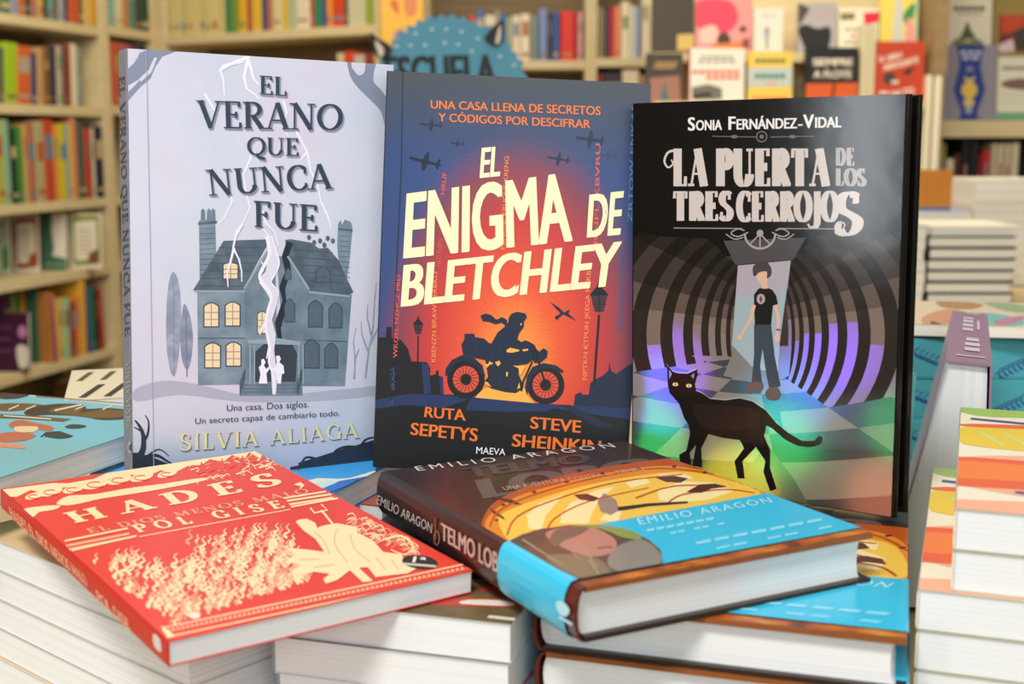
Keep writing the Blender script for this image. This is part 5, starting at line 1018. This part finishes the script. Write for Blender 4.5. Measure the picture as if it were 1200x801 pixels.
for x, y in ((506, 34), (523, 34), (541, 37), (487, 39), (560, 45), (521, 50), (537, 52), (481, 53), (498, 53), (465, 54), (586, 66), (553, 60), (602, 76)): p.disc(x, y, 2.1, 1.9, M('#c9dfe2', .5), 2, 8)
pm.v = [(x, -z_, y) for x, y, z_ in pm.v]      # printed on the upright face
i0 = len(m.v); m.v += pm.v; m.f += [tuple(i0 + k for k in f) for f in pm.f]; m.m += [m.mi(pm.mats[k]) for k in pm.m]
m.build('board', e)
for out_, inn in (([(435, 39), (443, 45), (453, 50), (459, 56), (456, 66), (450, 69), (443, 68), (437, 56)], [(440, 48), (450, 57), (449, 66), (445, 66)]), ([(589, 24), (590, 38), (587, 50), (580, 54), (572, 50), (568, 45), (576, 34)], [(587, 30), (586, 48), (581, 52), (583, 38)])):
    m = MB()
    for q, mt, d in ((out_, M('#15120f', .5), -.010), (inn, M('#e3d2bb', .5), -.0115)):
        v = [iv @ at_y(x, y, ysn) for x, y in smooth_poly(q, 4)]
        for t in tessellate_polygon([[Vector((w_.x, w_.z, 0)) for w_ in v]]): m.face([(v[i].x, d, v[i].z) for i in t], mt)
        for i in range(len(v)): a, b = v[i], v[(i + 1) % len(v)]; m.face([(a.x, d, a.z), (b.x, d, b.z), (b.x, 0, b.z), (a.x, 0, a.z)], mt)
    m.build('ear', e)
m = MB(); m.box(-.10, .10, .012, .12, 0, .006, SB); m.build('foot', e)
tag(e, 'blue furry-edged sign with white dots and black ears behind the standing books', 'sign')

# ---- display rack with books cover outwards
yr = 3.70
x0, x1 = at_y(766, 165, yr).x, at_y(1104, 165, yr).x
e = empty('display_rack', Matrix.Translation(((x0 + x1) / 2, yr, 0))); ox = (x0 + x1) / 2
zl = at_y(900, 121, yr).z; zu = at_y(900, 62, yr).z
RK = wood_mat('pale_rack_wood', '#d2be92', '#dcca9e')
m = MB(); m.box(x0 - ox, x1 - ox, .20, .22, 0, 2.2, RK); m.build('back_panel', e)
for z in (zl, zu):
    m = MB(); m.box(x0 - ox, x1 - ox - .06, (.0 if z == zl else .08), .20, z - .02, z, RK); m.box(x0 - ox, x1 - ox - .06, (-.008 if z == zl else .072), (.0 if z == zl else .08), z - .02, z + .006, RK); m.build('ledge', e)
m = MB(); m.box(at_y(1088, 165, yr).x - ox, x1 - ox, -.01, .2, at_y(1090, 88, yr).z, 2.2, wood_mat('brown_side_wood', '#8f7550', '#a08560')); m.build('side_post', e)
for a, b in ((1082, 1088), (1091, 1099)):
    m = MB(); m.box(at_y(a, 165, yr).x - ox, at_y(b, 165, yr).x - ox, -.008, .2, 0, at_y(1090, 88, yr).z, M('#efe2c2', .5)); m.build('support', e)
m = MB(); m.box(x0 - ox, x1 - ox - .02, .0, .2, 0, .12, RK); m.build('base', e)
tag(e, 'pale wooden rack of cover-out books behind the black hardback', 'display rack')
G2 = 'cover-out books on the rack'
def fb(x0, x1, yt, yb, row_, cov, lab, art=None, t=.02, spine=None):
    face_book(x0, x1, yt, yb, (3.79 if row_ else 3.712), 0, t, M(cov, .4) if isinstance(cov, str) else cov, lab, art, G2, .08, (zu if row_ else zl), spine)
BK = lambda st, x0, y0, x1, y1, c, b=.02: (lambda p: p.text(st, q4(x0, y0, x1, y1), M(c, .5), 3, b))
def bars(p, ls, c, w=.035):
    for y, a, b in ls:
        n = max(2, int((b - a) / .12))
        for i in range(n): p.line([(a + (b - a) * (i + .08) / n, y), (a + (b - a) * (i + .88) / n, y)], w, M(c, .5), 3)
fb(764, 813, -30, 62, 1, '#3f372a', 'dark olive cover-out book with a small tan label on the rack', lambda p, P: p.poly([(.6, .75), (1, .74), (1, .95), (.6, .95)], M('#c4a35c', .5), 1))
fb(815, 881, -4, 62, 1, '#d98f8a', 'pink cover-out book with a red blossom cover on the rack', lambda p, P: (p.poly([(0, .1), (.3, .02), (.65, .1), (.75, .4), (.55, .62), (.2, .55), (0, .5)], M('#cf4358', .45), 1, 3), p.poly([(.1, .55), (.35, .5), (.4, .75), (.1, .8)], M('#e6b4a4', .45), 2, 3), p.poly([(.4, .66), (.55, .62), (.62, .8), (.4, .84)], M('#4f3028', .45), 2, 3), p.poly([(.3, .82), (.85, .78), (.95, .9), (.3, .95)], M('#cf7a32', .45), 2), p.disc(.84, .56, .07, .06, M('#7a3440', .45), 2), p.poly([(.82, .74), (.96, .72), (.96, .9), (.84, .9)], M('#8a4038', .45), 3)))
fb(883, 917, 9, 62, 1, '#e3d6c4', 'white cover-out book with a small red flower on the rack', lambda p, P: (bars(p, [(.14, .2, .8), (.2, .3, .7)], '#c98f80', .02), p.disc(.45, .52, .2, .18, M('#c4cfc8', .5), 1), p.disc(.45, .48, .07, .06, M('#b04a44', .5), 2), p.line([(.45, .52), (.46, .9)], .07, M('#5a7a4a', .5), 2)))
fb(935, 980, 3, 62, 1, '#a9a3a4', 'grey cover-out book with a dark tree shape on the rack', lambda p, P: (p.poly([(0, .5), (.2, .42), (.5, .5), (.8, .46), (.85, .7), (.7, 1), (.3, 1), (.1, .75)], M('#23211f', .5), 1, 3), p.poly([(0, 0), (.3, .1), (.05, .42), (0, .4)], M('#4a4440', .5), 1), bars(p, [(.16, .45, .9), (.25, .45, .9)], '#c88a86', .03)))
fb(982, 1029, 9, 62, 1, '#e6dcc2', 'cream cover-out book with a crimson corner tag on the rack', lambda p, P: (p.poly([(.62, .1), (1, .08), (1, .3), (.64, .36)], M('#d8283e', .5), 1), p.poly([(.04, .1), (.4, .1), (.4, .24), (.06, .26)], M('#4a3a22', .5), 1), bars(p, [(.16, .08, .36)], '#c9a848', .05), bars(p, [(.46, .15, .5), (.74, .15, .7)], '#5a544c', .04), bars(p, [(.6, .3, .62)], '#d86a62', .06)))
fb(1031, 1075, -20, 56, 1, '#e4cf62', 'yellow cover-out book with a pale tower and a green leaf on the rack', lambda p, P: (p.poly([(.3, 1), (.42, .1), (.5, 0), (.56, .1), (.64, 1)], M('#c9c6bc', .5), 1), p.poly([(.6, .45), (.8, .3), (.92, .3), (.85, .55), (.7, .6)], M('#3f8a4a', .5), 2, 3), p.poly([(.7, .55), (.85, .5), (.95, .75), (.95, 1), (.7, 1)], M('#e09a90', .5), 3, 3), p.poly([(.9, 0), (1, 0), (1, 1), (.94, 1)], M('#a8c8a0', .5), 1)))
fb(757, 800, 62, 122, 0, '#3f3428', 'dark brown cover-out book with a gold title on the rack', lambda p, P: (bars(p, [(.2, .25, .85), (.28, .2, .8)], '#b9955a', .05), p.poly([(.1, .5), (.9, .45), (.95, 1), (.1, 1)], M('#9a6a58', .5), 1), p.poly([(.35, 1), (.5, .55), (.65, 1)], M('#4a6a64', .5), 2)))
fb(807, 872, 56, 122, 0, '#e3dbca', 'white cover-out book with red lettering and red spine on the rack', lambda p, P: (bars(p, [(.16, .2, .8), (.24, .15, .85)], '#6a6a62', .04), p.poly([(0, .0), (.02, 0), (.02, 1), (0, 1)], M('#a83428', .5), 1), bars(p, [(.44, .05, .92), (.54, .3, .92)], '#d8573f', .07), p.poly([(.05, .72), (.35, .66), (.6, .74), (.6, .95), (.06, .95)], M('#6f6a60', .5), 1), p.poly([(.08, .84), (.4, .8), (.42, .9), (.08, .95)], M('#3a342c', .5), 2)), .03, M('#a83428', .4))
fb(876, 928, 60, 122, 0, '#e3c254', 'yellow and pale blue cover-out book on the rack', lambda p, P: (p.poly([(0, .32), (1, .3), (1, .68), (0, .7)], M('#b9c2b8', .5), 1), bars(p, [(.18, .15, .85)], '#4f6a3a', .08), bars(p, [(.48, .15, .85)], '#2f7a6e', .09), bars(p, [(.92, .1, .9)], '#d8602a', .07), bars(p, [(.62, .4, .65)], '#d88a7a', .05)))
fb(944, 1005, 55, 122, 0, '#201f20', 'black and orange cover-out book with SIEMPRE A FLOTE lettering on the rack', lambda p, P: (p.poly([(0, .66), (1, .64), (1, 1), (0, 1)], M('#d05a22', .45), 1), p.line([(.55, .66), (.5, 1)], .05, M('#5a2c18', .45), 2), p.text('SIEMPRE', q4(.12, .2, .9, .33), M('#d8ccb4', .5), 3, .05), p.text('A FLOTE', q4(.14, .42, .88, .55), M('#d8ccb4', .5), 3, .05)), .03, M('#2c2a26', .4))
fb(1023, 1082, 48, 122, 0, '#c04428', 'rust red cover-out book with white slanted lettering on the rack', lambda p, P: (p.text('EL LIBRO', [(.1, .25), (.55, .17), (.56, .26), (.11, .34)], M('#e4d4c0', .5), 3, .04), p.text('ARROGANTE', [(.18, .38), (.88, .24), (.89, .34), (.19, .48)], M('#e4d4c0', .5), 3, .04), p.disc(.32, .6, .13, .1, M('#4a3a34', .5), 2), p.poly([(.55, .52), (.8, .38), (.72, .55)], M('#2f2a2a', .5), 2), bars(p, [(.66, .35, .5), (.84, .12, .3)], '#e4d4c0', .06), p.text('SALTO', [(.34, .82), (.8, .74), (.81, .88), (.35, .94)], M('#e4d4c0', .5), 3, .04)))
RC2 = Case((at_y(1006, 165, 3.72).x, 3.712), (1, 0))
for i, (a, b) in enumerate(((1006, 1011), (1011.5, 1016.5), (1017, 1022))): spine_book(RC2, RC2.S(a), RC2.S(b), zl, .22, '#d8cca6', 'slim cream book, %s of three beside the rust red cover' % OL[i], 'slim cream books on the rack', inset=.0, depth=.055, seed=90 + i)
# ---- right bookcase
RC = Case((at_y(1100, 165, 4.0).x, 4.0), (1, 0)); zr = at_y(1150, 141, 4.0).z; zr2 = zr - .36
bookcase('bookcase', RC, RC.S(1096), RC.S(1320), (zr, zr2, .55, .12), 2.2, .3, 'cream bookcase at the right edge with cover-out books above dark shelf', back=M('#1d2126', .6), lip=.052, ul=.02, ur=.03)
fb2 = lambda x0, x1, yt, yb, y, cov, lab, art, z0: face_book(x0, x1, yt, yb, y, 0, .02, M(cov, .4), lab, art, 'cover-out books on the right bookcase', .07, z0)
fb2(1104, 1166, 52, 137, 4.03, '#2c3f86', 'blue cover-out book with gold moons on the right bookcase', lambda p, P: (p.poly([(0, 0), (.22, 0), (.3, .3), (.2, .6), (.34, .85), (.3, 1), (0, 1)], M('#8f8894', .5), 1, 2), p.poly([(1, 0), (.78, 0), (.7, .3), (.8, .6), (.68, .85), (.7, 1), (1, 1)], M('#8f8894', .5), 1, 2), bars(p, [(.1, .3, .72), (.17, .34, .68)], '#b4b8d0', .05), p.disc(.5, .6, .15, .11, M('#e0bd5a', .5), 3), p.disc(.5, .43, .1, .07, M('#d8bd74', .5), 2), p.disc(.5, .4, .09, .05, M('#2c3f86', .5), 3), p.disc(.5, .77, .1, .07, M('#d8bd74', .5), 2), p.disc(.5, .33, .07, .05, M('#8a7fae', .5), 2), p.disc(.5, .87, .07, .05, M('#9aa0b8', .5), 2)), zr)
fb2(1105, 1163, -14, 70, 4.12, '#e2d8c0', 'cream cover-out book with a dark green plant on the right bookcase', lambda p, P: (bars(p, [(.145, .2, .85)], '#4f4a40', .035), bars(p, [(.185, .3, .8)], '#8a8478', .014), p.poly([(.5, .24), (.58, .31), (.68, .37), (.5, .38), (.36, .37), (.44, .3)], M('#4f5a34', .5), 1, 2), p.poly([(.2, .40), (.4, .36), (.5, .40), (.7, .37), (.85, .42), (.8, .5), (.2, .5)], M('#7d7a52', .5), 1, 2)), zr)
fb2(1168, 1218, 66, 137, 4.03, '#d8d4bc', 'white cover-out book with a green foot band on the right bookcase', lambda p, P: (bars(p, [(.18, .1, .95)], '#55524a', .05), p.poly([(.1, .4), (.5, .34), (.95, .38), (.9, .5), (.5, .52), (.15, .48)], M('#7a5a52', .5), 1, 2), bars(p, [(.6, .1, .9), (.7, .1, .9)], '#b9b59e', .02), p.poly([(0, .88), (1, .88), (1, 1), (0, 1)], M('#6aa07a', .5), 2)), zr)
fb2(1166, 1222, -10, 62, 4.12, '#9a8448', 'cover-out book with a dark red photo on the right bookcase', lambda p, P: (p.poly([(.1, .17), (1, .17), (1, .46), (.1, .47)], M('#7a3428', .5), 1), p.poly([(.15, .17), (.7, .17), (.6, .3), (.15, .32)], M('#c04a2c', .5), 2), p.poly([(.1, .41), (.4, .36), (.45, .46), (.12, .47)], M('#d8c0c0', .5), 2), p.poly([(.4, .3), (.8, .25), (.9, .43), (.5, .45)], M('#3f4038', .5), 3)), zr + .002)
row(RC, zr2, [(1102, 1110, 168, '#8f8a3a', 'olive'), (1111, 1120, 186, '#d8d0bc', 'white'), (1121, 1127, 180, '#5a3428', 'dark brown'), (1128, 1138, 164, '#181a1e', 'black'), (1138.5, 1148, 165, '#1d1f24', 'charcoal'), (1148.5, 1153, 182, '#7a2c28', 'wine red'), (1153.5, 1162, 176, '#b8242a', 'red'), (1163, 1170, 168, '#b9ab8e', 'beige'), (1170.5, 1178, 168, '#c0b296', 'light beige'), (1178.5, 1187, 168, '#b5a78a', 'grey beige'), (1187.5, 1196, 167, '#c4b69a', 'pale beige')], 'dark shelf of the right bookcase', 'books on the dark right shelf', 260)
# ---- white stacks on the rear table
def box_stack(cx0, cx1, y, ztop, n, t, cov, lab, group, name='stacked_hardcover', dep=.2, hard=True, seed=1, back=None):
    xl = at_y(cx0, 165, y).x; w = at_y(cx1, 165, y).x - xl
    m4 = frame((xl, y, ztop), (1, 0, 0), (0, 1, 0))
    P = hardcover(m4, w, dep, t, cov, name=name, paper=PAPER_W, round_=.004) if hard else paperback(m4, w, dep, t, cov, paper=PAPER_W, name=name)
    finish(P); stack(P, m4, n, t, lab, group, seed=seed, jit=.003)
zt = .8805 + 6 * .0216
box_stack(1095, 1198, 2.40, zt + .0212 - .0216 + .0004, 6, .0212, M('#2b241f', .45), lambda i: 'black-covered hardback, %s of the right rear stack' % ORD[i], 'black hardbacks on the rear table')
box_stack(1098, 1206, 2.41, zt + .0186, 1, .018, M('#e8e0cc', .5), lambda i: 'white paperback lying on top of the black hardback stack', 'white paperback on the black hardbacks', 'stacked_paperback', .2, False)
box_stack(1040, 1091, 2.40, .8805 + 7 * .0208, 7, .0204, M('#a9aebb', .5), lambda i: 'grey-blue paperback, %s of the stack just right of black hardback' % ORD[i], 'grey-blue paperbacks on the rear table', 'stacked_paperback', .2, False, 4)
box_stack(1146, 1240, 2.72, .8805 + 10 * .0226, 10, .0222, M('#e4dcc6', .5), lambda i: 'white paperback, %s of the tall stack at the right rear' % ORD[i], 'tall white stack', 'stacked_paperback', .2, False, 6)
zl_ = at_y(1100, 247, 2.7).z
box_stack(1060, 1144, 2.68, zl_, 6, (zl_ - .8805) / 6 - .0004, M('#a8a4d0', .5), lambda i: 'lilac-covered paperback, %s of the stack under the orange book' % ORD[i], 'lilac stack', 'stacked_paperback', .2, False, 7)
face_book(1074, 1113, 199, 246, 2.72, -.1, .02, M('#c47a1e', .45), 'orange book standing on the lilac-covered stack at the right rear', lambda p, P: (p.poly([(0, .93), (1, .93), (1, 1), (0, 1)], M('#3a6a8a', .5), 1), p.line([(.25, 0), (.25, .93)], .02, M('#a8661a', .5), 1)), None, .0, zl_ + .0002)
